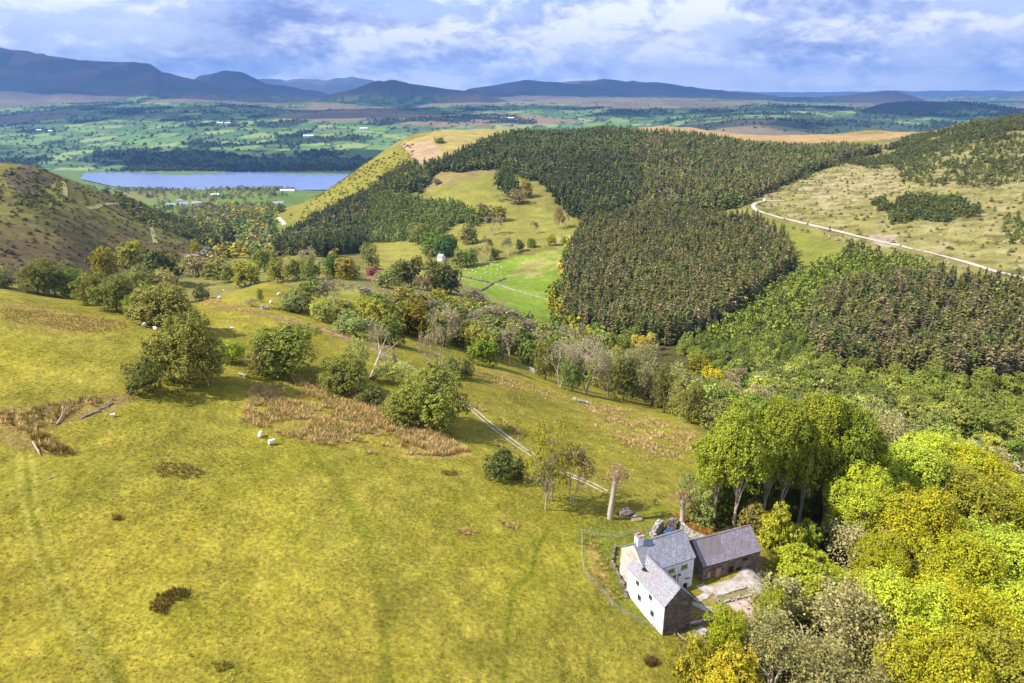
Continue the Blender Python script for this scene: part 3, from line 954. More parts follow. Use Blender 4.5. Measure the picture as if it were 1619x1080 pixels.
def add_tree(key, x, y, z, H, Wd, c_, label, group=None, rot=None, var=None, name='tree', cat='tree', wood_on=True, twigc=None):
    vs = VAR[key]
    mc, mw, H0, R0 = vs[(var if var is not None else random.randrange(len(vs))) % len(vs)]
    root = bpy.data.objects.new(name, None); C.objects.link(root)
    root.location = (x, y, z - .1); root.rotation_euler = (0, 0, random.uniform(0, 6.28) if rot is None else rot)
    sx = Wd / 2 / R0; root.scale = (sx, sx, H / H0)
    root.empty_display_size = .3
    root['label'] = label; root['category'] = cat
    if group: root['group'] = group
    o = link('crown', mc, root)
    k_ = LEAFK if c_[0] < .22 else 1.0
    c_ = tuple(min(.6, q * k_) for q in c_); o.color = (*c_, 1)
    if key in ('bare', 'ash', 'baremid'):
        pass
    if wood_on:
        t = link('trunk', mw, root); t.color = (*c_, 1)
    return root


def cjit(c_, k=.18):
    f = 1 + random.uniform(-k, k)
    return tuple(max(.004, c_[i] * f * (1 + random.uniform(-.08, .08))) for i in range(3))
# ------------------------------------------------------------------ colours (true leaf colours)
OLIVE = (0.115, 0.115, 0.022); MIDG = (0.10, 0.14, 0.02); DARKG = (0.055, 0.085, 0.016); BRIGHT = (0.17, 0.21, 0.018)
LEAFK = 1.8
YELLOW = (0.40, 0.35, 0.012); YG = (0.30, 0.29, 0.014); GOLD = (0.26, 0.19, 0.012); TAN = (0.30, 0.25, 0.16); GREYT = (0.24, 0.21, 0.15)
PALEG = (0.20, 0.22, 0.06); RUST = (0.24, 0.16, 0.07); SAGE = (0.13, 0.15, 0.05)


def T(u, vt, vb, w, key, c_, label, name='tree', cat='tree', group=None, var=None, rot=None, sink=0.0):
    x, y, z = place(u, vb)
    _, q = ray(u, vt)
    Ht = max(CAMZ + q * y - z, .8) + sink
    uu, vv, dp = project(x, y, z + Ht * .6)
    return add_tree(key, x, y, z - sink, Ht, w / FPX * dp, c_, label, group, rot, var, name, cat)


def TT(u, vt, Ht, w, key, c_, label, name='tree', cat='tree', group=None, var=None, rot=None):
    """a tree whose foot is hidden: its top shows at (u, vt)"""
    x, y, z = place(u, vt, Ht, 20)
    uu, vv, dp = project(x, y, z + Ht * .6)
    return add_tree(key, x, y, z, Ht, w / FPX * dp, c_, label, group, rot, var, name, cat)


# --- trees standing in and around the near pasture
T(300, 487, 606, 112, 'field', OLIVE, 'tall spreading olive hawthorn in open pasture with leaning trunk beside a low round bush', var=0)
T(330, 560, 610, 75, 'open', OLIVE, 'low drooping bough tree at the right foot of the tall pasture hawthorn')
T(231, 565, 620, 66, 'bush', (0.075,0.085,0.018), 'round dark bush left of the tall pasture hawthorn, at the end of the ditch', 'bush', 'bush')
T(367, 538, 573, 44, 'field', BRIGHT, 'small light green tree between the tall hawthorn and the broad round tree', var=1)
T(450, 511, 590, 112, 'field', (0.105,0.125,0.02), 'broad round green tree casting a dark shadow above the rush bed', var=2)
T(418, 545, 592, 52, 'bush', (0.12,0.10,0.03), 'brownish low bush against the left side of the broad round tree', 'bush', 'bush')
T(545, 562, 618, 86, 'field', (0.095,0.105,0.018), 'dark wide hawthorn at the upper edge of the rush bed', var=3)
T(568, 530, 600, 42, 'open', PALEG, 'thin pale green tree rising from the dark wide hawthorn')
T(588, 608, 638, 46, 'bush', (0.075,0.08,0.022), 'small dark bush at the right end of the rush bed top', 'bush', 'bush')
T(688, 578, 674, 112, 'field', (0.115,0.13,0.02), 'large drooping green tree beside the track, below the bare ash', var=0)
T(640, 622, 668, 74, 'field', (0.125,0.13,0.025), 'lower left half of the double tree beside the track', var=1)
T(738, 566, 598, 27, 'bush', (0.085,0.10,0.025), 'small round thorn tree on two stems right of the bare ash', 'tree', 'tree')
T(715, 560, 597, 34, 'bush', SAGE, 'small grey green thorn tree directly under the bare ash', 'tree', 'tree')
T(694, 511, 583, 66, 'bare', TAN, 'leafless ash with a forked pale crown beside the track', 'bare_tree', 'tree', var=0)
T(676, 525, 580, 30, 'baremid', TAN, 'thin dark stemmed bare tree left of the leafless ash', 'bare_tree', 'tree')
T(607, 503, 590, 50, 'bare', (0.34,0.30,0.20), 'leaning pale dead tree above the pale weeping willow', 'bare_tree', 'tree', var=1)
T(622, 570, 606, 62, 'open', PALEG, 'pale feathery willow spreading over the track edge')
T(793, 706, 756, 62, 'bush', (0.06,0.075,0.02), 'dense dark holly bush on the bank above the track', 'bush', 'bush', var=0)
T(822, 730, 757, 26, 'bush', (0.06,0.065,0.02), 'low dark shrub touching the right of the dense holly bush', 'bush', 'bush')
T(872, 664, 792, 98, 'airy', (0.24,0.21,0.02), 'airy yellow green tree overhanging the track with pale twisted limbs', var=0)
T(862, 700, 806, 78, 'airy', (0.22,0.22,0.016), 'lower yellow green tree in front of the airy one by the track', var=1)
T(905, 705, 800, 60, 'baremid', (0.30,0.24,0.12), 'twiggy half bare tree behind the airy yellow green tree', 'bare_tree', 'tree')
T(255, 393, 450, 72, 'mid', (0.06,0.075,0.012), 'dark domed sycamore on the left field edge')
T(168, 394, 440, 44, 'mid', (0.30,0.26,0.015), 'golden topped tree left of the dark domed sycamore')
T(212, 382, 425, 48, 'mid', (0.17,0.17,0.02), 'yellow green tree behind the golden topped one')
T(8, 431, 455, 34, 'bush', (0.07,0.08,0.02), 'small dark bush alone on the left field edge', 'bush', 'bush')
T(60, 414, 464, 50, 'field', OLIVE, 'olive hawthorn at the left end of the hedge line', var=0)
T(88, 412, 468, 56, 'field', (0.09,0.10,0.02), 'darker hawthorn second from the left end of the hedge line', var=1)
T(125, 424, 474, 52, 'field', MIDG, 'mid green hawthorn third from the left end of the hedge line', var=2)
T(152, 430, 482, 56, 'field', OLIVE, 'olive hawthorn fourth from the left end of the hedge line', var=3)
T(185, 432, 492, 66, 'field', (0.09,0.10,0.022), 'large grey green hawthorn in the middle of the hedge line', var=0)
T(222, 425, 478, 60, 'field', (0.14,0.15,0.03), 'light green tree behind the middle of the hedge line', var=1)
T(262, 428, 480, 62, 'open', (0.20,0.18,0.06), 'pale brownish tree in front of the dark domed sycamore')
T(258, 448, 514, 100, 'field', (0.135,0.13,0.03), 'wide olive hawthorn nearest the camera in the hedge line', var=3)
T(218, 462, 505, 40, 'field', (0.115,0.13,0.025), 'smaller light tree left of the wide olive hawthorn', var=2)
T(292, 478, 520, 48, 'field', BRIGHT, 'bright green tree rising behind the tall pasture hawthorn', var=1)
T(320, 452, 474, 28, 'bush', (0.07,0.075,0.02), 'dark thorn with a flat wind cut top on the sheep field', 'tree', 'tree')
T(414, 456, 486, 14, 'open', MIDG, 'slender young tree standing alone above the stone heap')
T(402, 472, 484, 26, 'baremid', TAN, 'tiny bare thorn beside the slender young tree', 'bare_tree', 'tree')
T(465, 465, 492, 46, 'field', SAGE, 'grey green bush at the left end of the thicket above the track', var=1)
T(478, 445, 490, 44, 'mid', (0.125,0.14,0.035), 'round light tree behind the grey green thicket bush')
T(512, 470, 508, 46, 'field', PALEG, 'pale green thorn in the thicket above the track', var=2)
T(560, 490, 530, 60, 'field', (0.15,0.18,0.06), 'pale silvery green bush at the track side of the thicket', var=0)
T(530, 440, 480, 50, 'baremid', GREYT, 'grey bare tree at the top of the thicket', 'bare_tree', 'tree')
T(566, 446, 480, 60, 'baremid', (0.26,0.24,0.17), 'wide grey bare tree at the edge of the small bright field', 'bare_tree', 'tree')
T(505, 438, 470, 40, 'mid', SAGE, 'sage green tree between the sheep field and the bare trees')
# --- ravine and thicket trees
for i, a_ in enumerate([(657,478,532,60,'mid',(0.22,0.165,0.012),'golden orange round oak in the thicket left of the leafless ash'),
 (700,460,505,50,'mid',(0.19,0.17,0.015),'mustard green domed oak behind the golden orange oak'),
 (728,476,520,36,'baremid',TAN,'round bare tan tree right of the golden orange oak'),
 (745,455,500,46,'baremid',GREYT,'grey bare tree near the pale path corner of the green meadow'),
 (765,532,578,52,'mid',(0.10,0.135,0.012),'bright green glossy holly at the field edge below the thicket'),
 (806,512,578,40,'baremid',(0.30,0.26,0.19),'tall narrow bare grey tree right of the glossy holly'),
 (835,520,575,34,'ivy',DARKG,'dark narrow ivy covered tree right of the tall bare grey tree'),
 (745,505,548,60,'mid',(0.10,0.115,0.025),'dull green round tree above the glossy holly'),
 (780,500,550,56,'mid',(0.095,0.11,0.025),'dull green broad tree left of the tall bare grey tree'),
 (765,485,515,30,'mid',(0.14,0.17,0.02),'small bright tree at the meadow side of the ravine'),
 (800,480,525,54,'baremid',(0.25,0.24,0.17),'pale grey hazy tree on the meadow side of the ravine'),
 (832,492,535,40,'mid',SAGE,'sage tree below the green meadow point'),
 (620,505,545,50,'mid',(0.10,0.12,0.022),'dark green tree left of the golden orange oak'),
 (585,475,520,60,'mid',(0.18,0.17,0.025),'yellowish wide tree at the left of the thicket'),
 (545,478,510,46,'mid',OLIVE,'olive tree beside the pale silvery bush'),
 (632,455,492,44,'mid',(0.20,0.16,0.05),'orange tinted tree on the thicket skyline'),
 (655,462,495,50,'mid',(0.10,0.12,0.025),'dark tree right of the orange tinted one'),
 (862,535,600,38,'field',OLIVE,'olive thorn at the left end of the lower hedgerow'),
 (885,528,612,60,'bare',(0.36,0.31,0.23),'pale many stemmed bare ash at the left of the lower hedgerow'),
 (925,522,622,74,'bare',(0.38,0.33,0.24),'largest pale bare ash of the lower hedgerow'),
 (905,560,618,40,'field',(0.09,0.12,0.03),'dark green ivy mass on the stems of the pale bare ash'),
 (962,560,628,44,'ash',(0.24,0.21,0.11),'brown twiggy tree right of the largest pale bare ash'),
 (985,556,634,56,'field',(0.085,0.09,0.02),'dark olive hedgerow tree with several stems'),
 (1005,545,620,52,'ash',(0.30,0.28,0.13),'pale green budding ash in the lower hedgerow'),
 (1030,545,640,66,'ash',(0.25,0.23,0.12),'tall olive twiggy ash in the lower hedgerow'),
 (1050,580,652,44,'field',(0.085,0.085,0.02),'dark thicket tree below the tall olive twiggy ash'),
 (1070,575,655,58,'ash',(0.19,0.19,0.07),'grey green hazy tree near the right end of the lower hedgerow'),
 (1092,600,668,46,'field',(0.10,0.10,0.022),'olive tree at the right end of the lower hedgerow'),
 (1082,640,668,26,'bush',(0.19,0.20,0.05),'small light bush at the foot of the hedgerow end'),
 (1122,584,640,52,'mid',(0.55,0.44,0.008),'brilliant yellow laburnum coloured tree in the ravine'),
 (1140,600,655,50,'ash',(0.33,0.30,0.10),'pale yellow twiggy tree in front of the brilliant yellow one'),
 (1103,560,600,46,'mid',(0.13,0.125,0.012),'dark mustard tree behind the brilliant yellow one'),
 (978,545,580,34,'mid',(0.34,0.27,0.02),'small yellow tree between the hedgerow and the plantation'),
 (930,522,548,30,'mid',(0.30,0.25,0.03),'small yellowish tree at the foot of the plantation'),
 (940,508,545,18,'mid',(0.10,0.18,0.04),'narrow fresh green tree at the foot of the plantation'),
 (955,525,560,50,'mid',(0.12,0.14,0.03),'round green tree between the yellowish tree and hedgerow'),
 (900,512,550,46,'baremid',(0.28,0.26,0.16),'pale bare round tree under the plantation corner'),
 (1075,590,635,60,'mid',(0.13,0.14,0.03),'green filler tree behind the hedgerow end'),
 # middle farmland
 (685,363,404,46,'mid',(0.09,0.135,0.02),'large fresh green sycamore left of the white farmhouse'),
 (702,370,406,34,'mid',(0.045,0.085,0.02),'dark green sycamore directly behind the white farmhouse'),
 (716,372,402,22,'mid',(0.085,0.125,0.02),'small fresh green tree right behind the white farmhouse'),
 (666,352,384,36,'mid',(0.13,0.13,0.035),'olive tree at the foot of the young plantation'),
 (742,356,386,32,'mid',(0.12,0.12,0.035),'olive tree casting a shadow on the slope meadow'),
 (780,342,372,30,'baremid',TAN,'grey headed bare tree on the slope meadow'),
 (765,322,350,34,'mid',(0.12,0.12,0.03),'olive tree at the left of the slope meadow'),
 (790,325,350,26,'mid',(0.17,0.15,0.03),'brownish yellow tree left edge of the slope meadow'),
 (843,348,370,16,'baremid',GREYT,'small leafless tree alone in the slope meadow'),
 (770,372,400,24,'baremid',(0.26,0.18,0.10),'reddish bare tree below the slope meadow'),
 (726,392,422,26,'mid',(0.14,0.16,0.04),'light green tree right of the white farmhouse'),
 (745,393,420,24,'mid',(0.10,0.14,0.03),'green tree at the meadow edge right of the farmhouse'),
 (764,388,416,30,'baremid',(0.20,0.15,0.08),'rusty bare tree on the meadow edge'),
 (782,392,410,18,'mid',(0.08,0.12,0.02),'small dark tree next to the rusty bare tree'),
 (803,376,404,26,'baremid',GREYT,'grey green round tree on the meadow edge'),
 (822,378,398,16,'ivy',(0.06,0.08,0.02),'narrow dark tree above the meadow edge'),
 (840,377,391,18,'mid',(0.09,0.13,0.02),'small round green tree on the upper meadow edge'),
 (872,371,388,18,'mid',(0.38,0.34,0.012),'bright yellow bush tree on the upper meadow edge'),
 (893,374,388,20,'mid',(0.15,0.19,0.02),'yellow green bush tree near the plantation side'),
 (882,325,362,22,'ash',(0.30,0.21,0.10),'tan bare birch clump at the right of the slope meadow'),
 (895,340,362,16,'baremid',(0.28,0.17,0.12),'reddish bare birch under the dark plantation'),
 (795,262,300,30,'mid',(0.05,0.07,0.02),'dark tree above the divide of the two slope meadows'),
 (808,270,312,30,'mid',(0.045,0.065,0.02),'dark rounded tree on the divide of the slope meadows'),
 (832,285,312,24,'mid',(0.17,0.15,0.02),'yellowish tree beside the dark plantation edge'),
 (818,298,322,30,'mid',(0.17,0.14,0.07),'brown round tree on the divide of the slope meadows'),
 (792,306,318,26,'baremid',(0.34,0.30,0.15),'pale low thorn on the divide of the slope meadows'),
 (692,283,291,16,'bush',(0.10,0.10,0.03),'small bush in the upper slope meadow'),
 (695,217,226,18,'mid',(0.13,0.17,0.012),'single bright bush on the bare shoulder of the hill'),
 (588,388,425,28,'mid',(0.15,0.16,0.05),'light tree at the left of the small field by the farmhouse'),
 (578,382,408,16,'mid',(0.13,0.15,0.04),'smaller tree behind the light tree of the small field'),
 (650,408,455,36,'ivy',(0.075,0.085,0.02),'dark tall pine like tree left of the brown tree'),
 (690,410,460,46,'mid',(0.085,0.095,0.022),'broad dark tree below the white farmhouse'),
 (712,420,464,40,'mid',(0.055,0.07,0.018),'darkest tree at the right of the farmhouse thicket'),
 (632,412,452,36,'mid',(0.09,0.10,0.024),'dull green tree in the farmhouse thicket'),
 (660,405,425,24,'mid',(0.24,0.22,0.02),'yellow topped tree in the farmhouse thicket'),
 (668,435,467,30,'baremid',(0.25,0.17,0.11),'brown bare tree in front of the farmhouse thicket'),
 (612,425,455,40,'mid',(0.16,0.18,0.06),'pale green tree at the left of the farmhouse thicket'),
 # belt above the sheep field
 (388,412,452,50,'mid',(0.17,0.17,0.015),'mustard green round tree in the belt above the sheep field'),
 (440,410,447,36,'mid',(0.15,0.155,0.02),'yellow green round tree in the belt above the sheep field'),
 (418,392,430,34,'mid',(0.14,0.17,0.02),'taller green tree behind the belt above the sheep field'),
 (428,393,420,30,'baremid',(0.34,0.29,0.16),'tan bare round tree behind the belt above the sheep field'),
 (490,393,430,36,'baremid',(0.36,0.32,0.18),'pale straw coloured bare tree at the belt skyline'),
 (466,405,445,36,'mid',(0.16,0.16,0.04),'khaki tree in the belt above the sheep field'),
 (492,405,444,34,'mid',(0.11,0.14,0.03),'green tree under the pale straw coloured bare tree'),
 (525,402,438,28,'mid',(0.05,0.10,0.02),'dark blue green tree at the right of the belt'),
 (548,408,442,38,'mid',(0.17,0.13,0.02),'brownish yellow tree at the right end of the belt'),
 (345,408,440,46,'mid',(0.16,0.16,0.035),'khaki tree at the left of the belt above the sheep field'),
 (315,402,436,44,'mid',(0.20,0.17,0.08),'pale brown tree next to the dark domed sycamore'),
 (362,418,446,30,'mid',(0.14,0.16,0.03),'low light tree in the belt left of the mustard one'),
 (360,362,400,14,'ivy',(0.07,0.06,0.03),'tall dark poplar shaped conifer in the valley mouth'),
 (367,352,392,16,'ivy',(0.08,0.07,0.035),'tallest dark conifer in the valley mouth'),
 (345,372,402,14,'ivy',(0.06,0.06,0.02),'dark conifer nearest the lane in the valley mouth'),
 (310,380,402,16,'mid',(0.40,0.36,0.02),'small bright yellow tree by the lane in the valley mouth'),
 ]):
    k_ = a_[4]
    T(*a_[:7], name='bare_tree' if k_ in ('bare', 'baremid', 'ash') else 'tree')

# --- grove behind the barn: tall pale stems
GR = [(1130,668,818,88,'tall_near',(0.134,0.160,0.013),'leftmost tall sycamore of the grove behind the barn'),
 (1160,650,830,100,'tall_near',(0.129,0.151,0.013),'sycamore with pale double stem right behind the barn roof end'),
 (1205,640,815,98,'tall_near',(0.115,0.136,0.011),'sycamore with a straight pale stem second in the grove'),
 (1228,638,822,96,'tall_near',(0.120,0.132,0.011),'twin stemmed sycamore in the middle of the grove'),
 (1262,632,828,98,'tall_near',(0.125,0.136,0.011),'brown topped sycamore in the middle of the grove'),
 (1300,634,842,104,'tall_near',(0.100,0.122,0.011),'dark sycamore in the right half of the grove'),
 (1335,655,850,92,'tall_near',(0.120,0.136,0.011),'sycamore at the right edge of the grove'),
 (1185,668,800,80,'full_near',(0.100,0.116,0.011),'sycamore darkened for shade at the back of the grove, left'),
 (1280,660,808,90,'full_near',(0.090,0.108,0.011),'sycamore darkened for shade at the back of the grove, right')]  # back crowns: shade put into their darker leaf colour
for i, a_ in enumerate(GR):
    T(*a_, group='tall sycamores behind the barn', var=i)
T(1222, 800, 866, 66, 'bush', (0.20,0.20,0.016), 'yellow green shrub at the grove edge right of the barn roof', 'bush', 'bush')
T(1190, 792, 838, 52, 'bush', (0.14,0.12,0.03), 'reddish green shrub just behind the barn roof end', 'bush', 'bush')
T(1265, 820, 874, 60, 'bush', (0.12,0.15,0.015), 'dark green shrub between the grove and the pale twig thicket', 'bush', 'bush')
T(1240, 835, 880, 52, 'bush', (0.11,0.14,0.015), 'green shrub on one stem near the barn end', 'bush', 'bush')
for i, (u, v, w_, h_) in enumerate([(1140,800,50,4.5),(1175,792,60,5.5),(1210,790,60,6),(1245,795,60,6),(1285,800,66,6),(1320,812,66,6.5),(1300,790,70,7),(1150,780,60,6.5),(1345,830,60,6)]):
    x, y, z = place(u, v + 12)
    add_tree('field', x, y, z, h_, w_ / FPX * 1.1 * y, (0.06, 0.08, 0.012), 'dark under growth shrub added for shade among the tall stems of the grove', 'added dark shrubs under the grove', None, i, 'bush', 'bush')  # added dark shrubs, so the ground behind the stems reads as shade
T(1105, 775, 828, 56, 'bush', (0.13,0.15,0.04), 'pale green shrub between the old stump and the barn', 'bush', 'bush')
T(1090, 745, 800, 44, 'open', (0.14,0.16,0.045), 'thin sapling left of the grove')
# --- big trees at the lower right; feet hidden
NR0 = [(1430,702,14,170,'full_near',(0.182,0.219,0.019),'broad yellow green oak right of the grove'),
 (1370,700,12,110,'full_near',(0.306,0.310,0.013),'yellow green tree against the right side of the grove'),
 (1500,688,13,150,'full_near',(0.219,0.247,0.017),'yellow tree with an orange tinge at the upper right'),
 (1560,712,13,140,'full_near',(0.350,0.330,0.011),'sloping yellow tree at the right frame edge'),
 (1372,735,13,120,'full_near',(0.205,0.233,0.017),'yellow green tree above the pale twig thicket'),
 (1450,765,14,160,'full_near',(0.321,0.303,0.013),'bright yellow oak in the middle of the lower right wood'),
 (1545,745,14,180,'full_near',(0.248,0.240,0.021),'brightest yellow oak of the lower right wood'),
 (1625,760,14,150,'full_near',(0.292,0.297,0.013),'bright yellow oak cut by the right frame edge'),
 (1600,830,14,190,'full_near',(0.182,0.219,0.019),'large yellow green oak at the right frame edge'),
 (1520,850,13,170,'full_near',(0.306,0.310,0.013),'yellow green oak right of the bare twisted ash'),
 (1440,905,13,170,'full_near',(0.219,0.247,0.017),'orange yellow oak beside the big grey twiggy tree'),
 (1540,930,13,200,'full_near',(0.350,0.330,0.011),'golden yellow oak in the lower right corner wood'),
 (1630,930,13,200,'full_near',(0.205,0.233,0.017),'golden yellow oak at the lower right frame edge'),
 (1500,1000,12,190,'full_near',(0.321,0.303,0.013),'golden yellow oak at the bottom frame edge'),
 (1590,1030,12,220,'full_near',(0.248,0.240,0.021),'golden yellow oak in the bottom right corner'),
 (1284,886,5.5,150,'field',(0.160,0.179,0.011),'bright green hazel at the yard edge right of the terrace'),
 (1226,926,4.2,46,'field',(0.152,0.171,0.011),'small bright hazel touching the terrace'),
 (1350,912,5.5,110,'field',(0.208,0.205,0.013),'light green tree behind the bright hazel'),
 (1155,955,6,66,'field',(0.160,0.175,0.009),'upright fresh green bush in front of the terrace'),
 (1105,1012,4.2,70,'bush',(0.176,0.160,0.011),'yellow green bush at the pasture corner bottom'),
 (1170,1030,6,110,'field',(0.216,0.182,0.011),'yellow bush at the bottom edge left of the grey twiggy tree'),
 (1400,850,9,100,'full_near',(0.292,0.297,0.013),'yellow green tree under the bare twisted ash')]
NR = [(a_[0], a_[1], a_[2], a_[3] * (.86 if a_[4] == 'full_near' else 1)) + a_[4:] for a_ in NR0]
for i, a_ in enumerate(NR):
    TT(*a_, var=i, name='bush' if 'bush' in a_[6] else 'tree', cat='bush' if 'bush' in a_[6] else 'tree')
NB = [(1312,926,9.0,215,'ash',(0.30,0.27,0.12),'big grey twiggy oak just breaking into leaf, bottom right of the terrace',0),
 (1370,950,9.0,190,'ash',(0.31,0.275,0.13),'grey twiggy oak behind the big one, reaching the yellow wood',1),
 (1238,988,7.0,138,'ash',(0.28,0.26,0.10),'grey green twiggy tree at the bottom edge near the bush',1),
 (1330,1010,8,200,'ash',(0.23,0.21,0.08),'twiggy tree at the bottom frame edge under the big grey oak',0),
 (1372,826,8,165,'ash',(0.36,0.33,0.16),'pale straw twig thicket tree in front of the grove',1),
 (1490,772,11,130,'bare',(0.48,0.42,0.32),'bare twisted ash among the yellow oaks',2),
 (1455,800,10,90,'bare',(0.46,0.40,0.30),'smaller bare twisted ash left of the larger one',1),
 (1368,642,12,130,'ash',(0.36,0.33,0.15),'pale budding tree behind the right edge of the grove',0),
 (1405,655,11,90,'ash',(0.30,0.28,0.13),'pale olive budding tree right of the grove',1),
 (1590,715,11,110,'baremid',(0.33,0.27,0.19),'grey bare treetops at the far right behind the yellow oaks',0)]
for i, a_ in enumerate(NB):
    TT(*a_[:7], var=a_[7], name='bare_tree')

# under-storey between the big crowns, its green darkened to stand for shadow gaps
X, Y, Z = scatter([(1400,800),(1500,700),(1800,740),(2300,1500),(1480,1500),(1460,900)], 5.6, 26, 110, 7, 501)
for x, y, z in list(zip(X, Y, Z))[:45]:
    add_tree('full_near', x, y, z, random.uniform(3.5, 5.5), random.uniform(6.5, 8.5), cjit((0.10, 0.12, 0.012)), 'lower green crown, darkened for shadow, filling the wood at the right', 'lower crowns of the right wood')

PAL = [OLIVE, OLIVE, MIDG, (0.135, 0.145, 0.03), SAGE, (0.17, 0.16, 0.03), (0.09, 0.105, 0.022), PALEG]


WILD = []


def wild(poly, sp_, y0, y1, h0, h1, wr, seed, keep, label, group, pal, bare=0.15):
    X, Y, Z = scatter(poly, sp_, y0, y1, h1, seed, keep)
    for x, y, z in zip(X, Y, Z):
        WILD.append((y, x, z, random.uniform(h0, h1), wr * random.uniform(.85, 1.15), random.random() < bare, cjit(random.choice(pal), .25), label, group))


wild([(560,500),(640,500),(760,500),(880,548),(960,572),(1100,645),(1150,640),(1110,672),(960,618),(850,580),(800,575),(700,548),(620,535)], 6.6, 120, 300, 6.5, 10, 1.0, 601, .85, 'tree of the mixed thicket along the ravine', 'ravine thicket', PAL, .25)
wild([(1090,640),(1180,585),(1300,640),(1500,720),(1700,760),(1700,860),(1400,760),(1250,720),(1120,680)], 7.2, 110, 230, 6, 9, 1.05, 602, .9, 'tree of the green wood on the valley floor', 'valley floor wood', [MIDG, (0.14,0.16,0.03), (0.16,0.17,0.03), SAGE, PALEG], .12)
wild([(290,418),(340,424),(560,444),(560,428),(440,415),(300,402)], 8, 165, 420, 6, 9, 1.15, 603, .65, 'tree of the belt between the sheep field and the valley', 'belt above the sheep field', PAL, .2)
wild([(-20,445),(60,425),(130,420),(250,418),(300,432),(200,440),(60,440)], 8, 130, 330, 6, 8, 1.2, 604, .7, 'tree of the belt on the left below the bracken hill', 'belt below the bracken hill', PAL, .15)
WILD.sort(key=lambda w: w[0])
WR = []
nt_ = 0
for w in WILD:
    y, x, z, Hh, wr, br, c_, lb, gr = w
    if br:
        add_tree('baremid', x, y, z, Hh, Hh * wr * .95, cjit(random.choice((TAN, GREYT))), 'bare ' + lb, gr, name='bare_tree')
    elif nt_ < 105:
        nt_ += 1
        add_tree('mid', x, y, z, Hh, Hh * wr, c_, lb, gr, wood_on=False)
    else:
        WR.append((x, y, z, Hh, Hh * wr, *[q * LEAFK for q in c_]))
WR = np.array(WR)
LM_ = [cat_vf([crown(make_lobes(9, 4.2, .2, 460 + i, 12), 1300, .55, 460 + i)]) for i in range(3)]
stuff_mesh('thicket', LM_, WR[:, 0], WR[:, 1], WR[:, 2] - .2, np.column_stack([WR[:, 4] / 8.4, WR[:, 4] / 8.4, WR[:, 3] / 9]), np.random.default_rng(4).uniform(0, 6.28, len(WR)), WR[:, 5:8], [leafA])
print('wild', len(WILD), len(WR))

# --- conifers
def forest(name, polys, nearcount, label, group, mats_near, protoN, protoF, cat):
    XS = []; 
    for (poly, sp_, y0, y1, h0, h1, wr, seed, keep, pal) in polys:
        X, Y, Z = scatter(poly, sp_, y0, y1, h1, seed, keep, jit=6 if name == 'spruce' else 18 if name == 'scrub' else 10)
        if name == 'scrub' and seed in (723, 724, 725, 727, 728, 729, 732):
            m_ = fbm(X, Y, 26, 3, seed) > .40; X, Y, Z = X[m_], Y[m_], Z[m_]
        R = np.random.default_rng(seed + 5)
        Hh = R.uniform(h0, h1, len(X)); pal_ = np.array(pal)
        pk = (fbm(X, Y, 45, 3, seed) * 1.6 - .3) * len(pal_) + R.uniform(-1.1, 1.1, len(X))
        cc_ = pal_[np.clip(pk.astype(int), 0, len(pal_) - 1)] * (1 + R.uniform(-.25, .25, (len(X), 1)))
        XS.append(np.column_stack([X, Y, Z, Hh, Hh * wr * R.uniform(.85, 1.15, len(X)), cc_]))
    A_ = np.concatenate(XS)
    u, v, dp = project(A_[:, 0], A_[:, 1], A_[:, 2] + A_[:, 3] * .8)
    inf = (u > -10) & (u < 1630) & (v > 0) & (v < 1090)
    order = np.argsort(np.where(inf, A_[:, 1], 1e9))
    nearI = order[:nearcount]; nearI = nearI[inf[nearI]]
    rest = np.setdiff1d(np.arange(len(A_)), nearI)
    return A_, nearI, rest


BROWN = [(0.108,0.097,0.036),(0.105,0.102,0.032),(0.092,0.102,0.028),(0.13,0.11,0.052),(0.075,0.088,0.026),(0.118,0.12,0.036)]
DKS = [(0.045,0.058,0.020),(0.052,0.066,0.020),(0.06,0.07,0.022)]
GRS = [(0.085,0.105,0.028),(0.075,0.095,0.025),(0.10,0.115,0.03),(0.06,0.075,0.022)]
YNG = [(0.12,0.15,0.035),(0.10,0.13,0.03),(0.14,0.165,0.045)]
PB = [(893,505),(886,460),(902,402),(925,360),(1000,345),(1060,335),(1110,352),(1190,362),(1235,392),(1253,428),(1215,455),(1150,505),(1060,550),(965,548),(910,525)]
PR = [(1285,490),(1330,466),(1400,450),(1450,448),(1520,458),(1619,472),(2100,490),(2100,600),(1619,604),(1500,606),(1400,600),(1330,596),(1277,566)]
PUP = [(940,300),(1000,240),(1060,215),(1130,222),(1200,236),(1330,238),(1400,240),(1320,262),(1200,306),(1175,328),(1070,345),(960,358),(925,352)]
PDK = [(868,300),(880,262),(960,250),(1010,262),(1010,330),(960,356),(925,352),(900,335)]
PGR = [(648,280),(700,252),(770,222),(850,211),(950,208),(1060,215),(1000,245),(900,262),(868,300),(830,288),(780,270),(690,272),(670,308),(600,302)]
PYG = [(585,310),(665,312),(745,338),(742,352),(695,376),(640,384),(575,385),(578,345)]
PLB = [(430,405),(445,385),(500,348),(578,308),(582,345),(573,398),(520,408)]
A_, nI, rI = forest('spruce', [
 (PB, 3.8, 240, 760, 11, 17, .36, 701, 1.0, BROWN),
 (PR, 3.8, 180, 520, 10, 15.5, .38, 702, 1.0, BROWN),
 (PUP, 5.6, 450, 1500, 10, 16, .42, 703, 1.0, BROWN[1:] + GRS[:2]),
 (PDK, 5.2, 450, 1100, 14, 18, .36, 704, 1.0, DKS),
 (PGR, 6.0, 550, 1500, 8, 14, .52, 705, 1.0, GRS + DKS[2:]),
 (PLB, 5.2, 480, 1150, 11, 16, .38, 706, 1.0, BROWN[1:3] + DKS),
], 300, '', '', None, None, None, '')
print('spruces', len(A_))
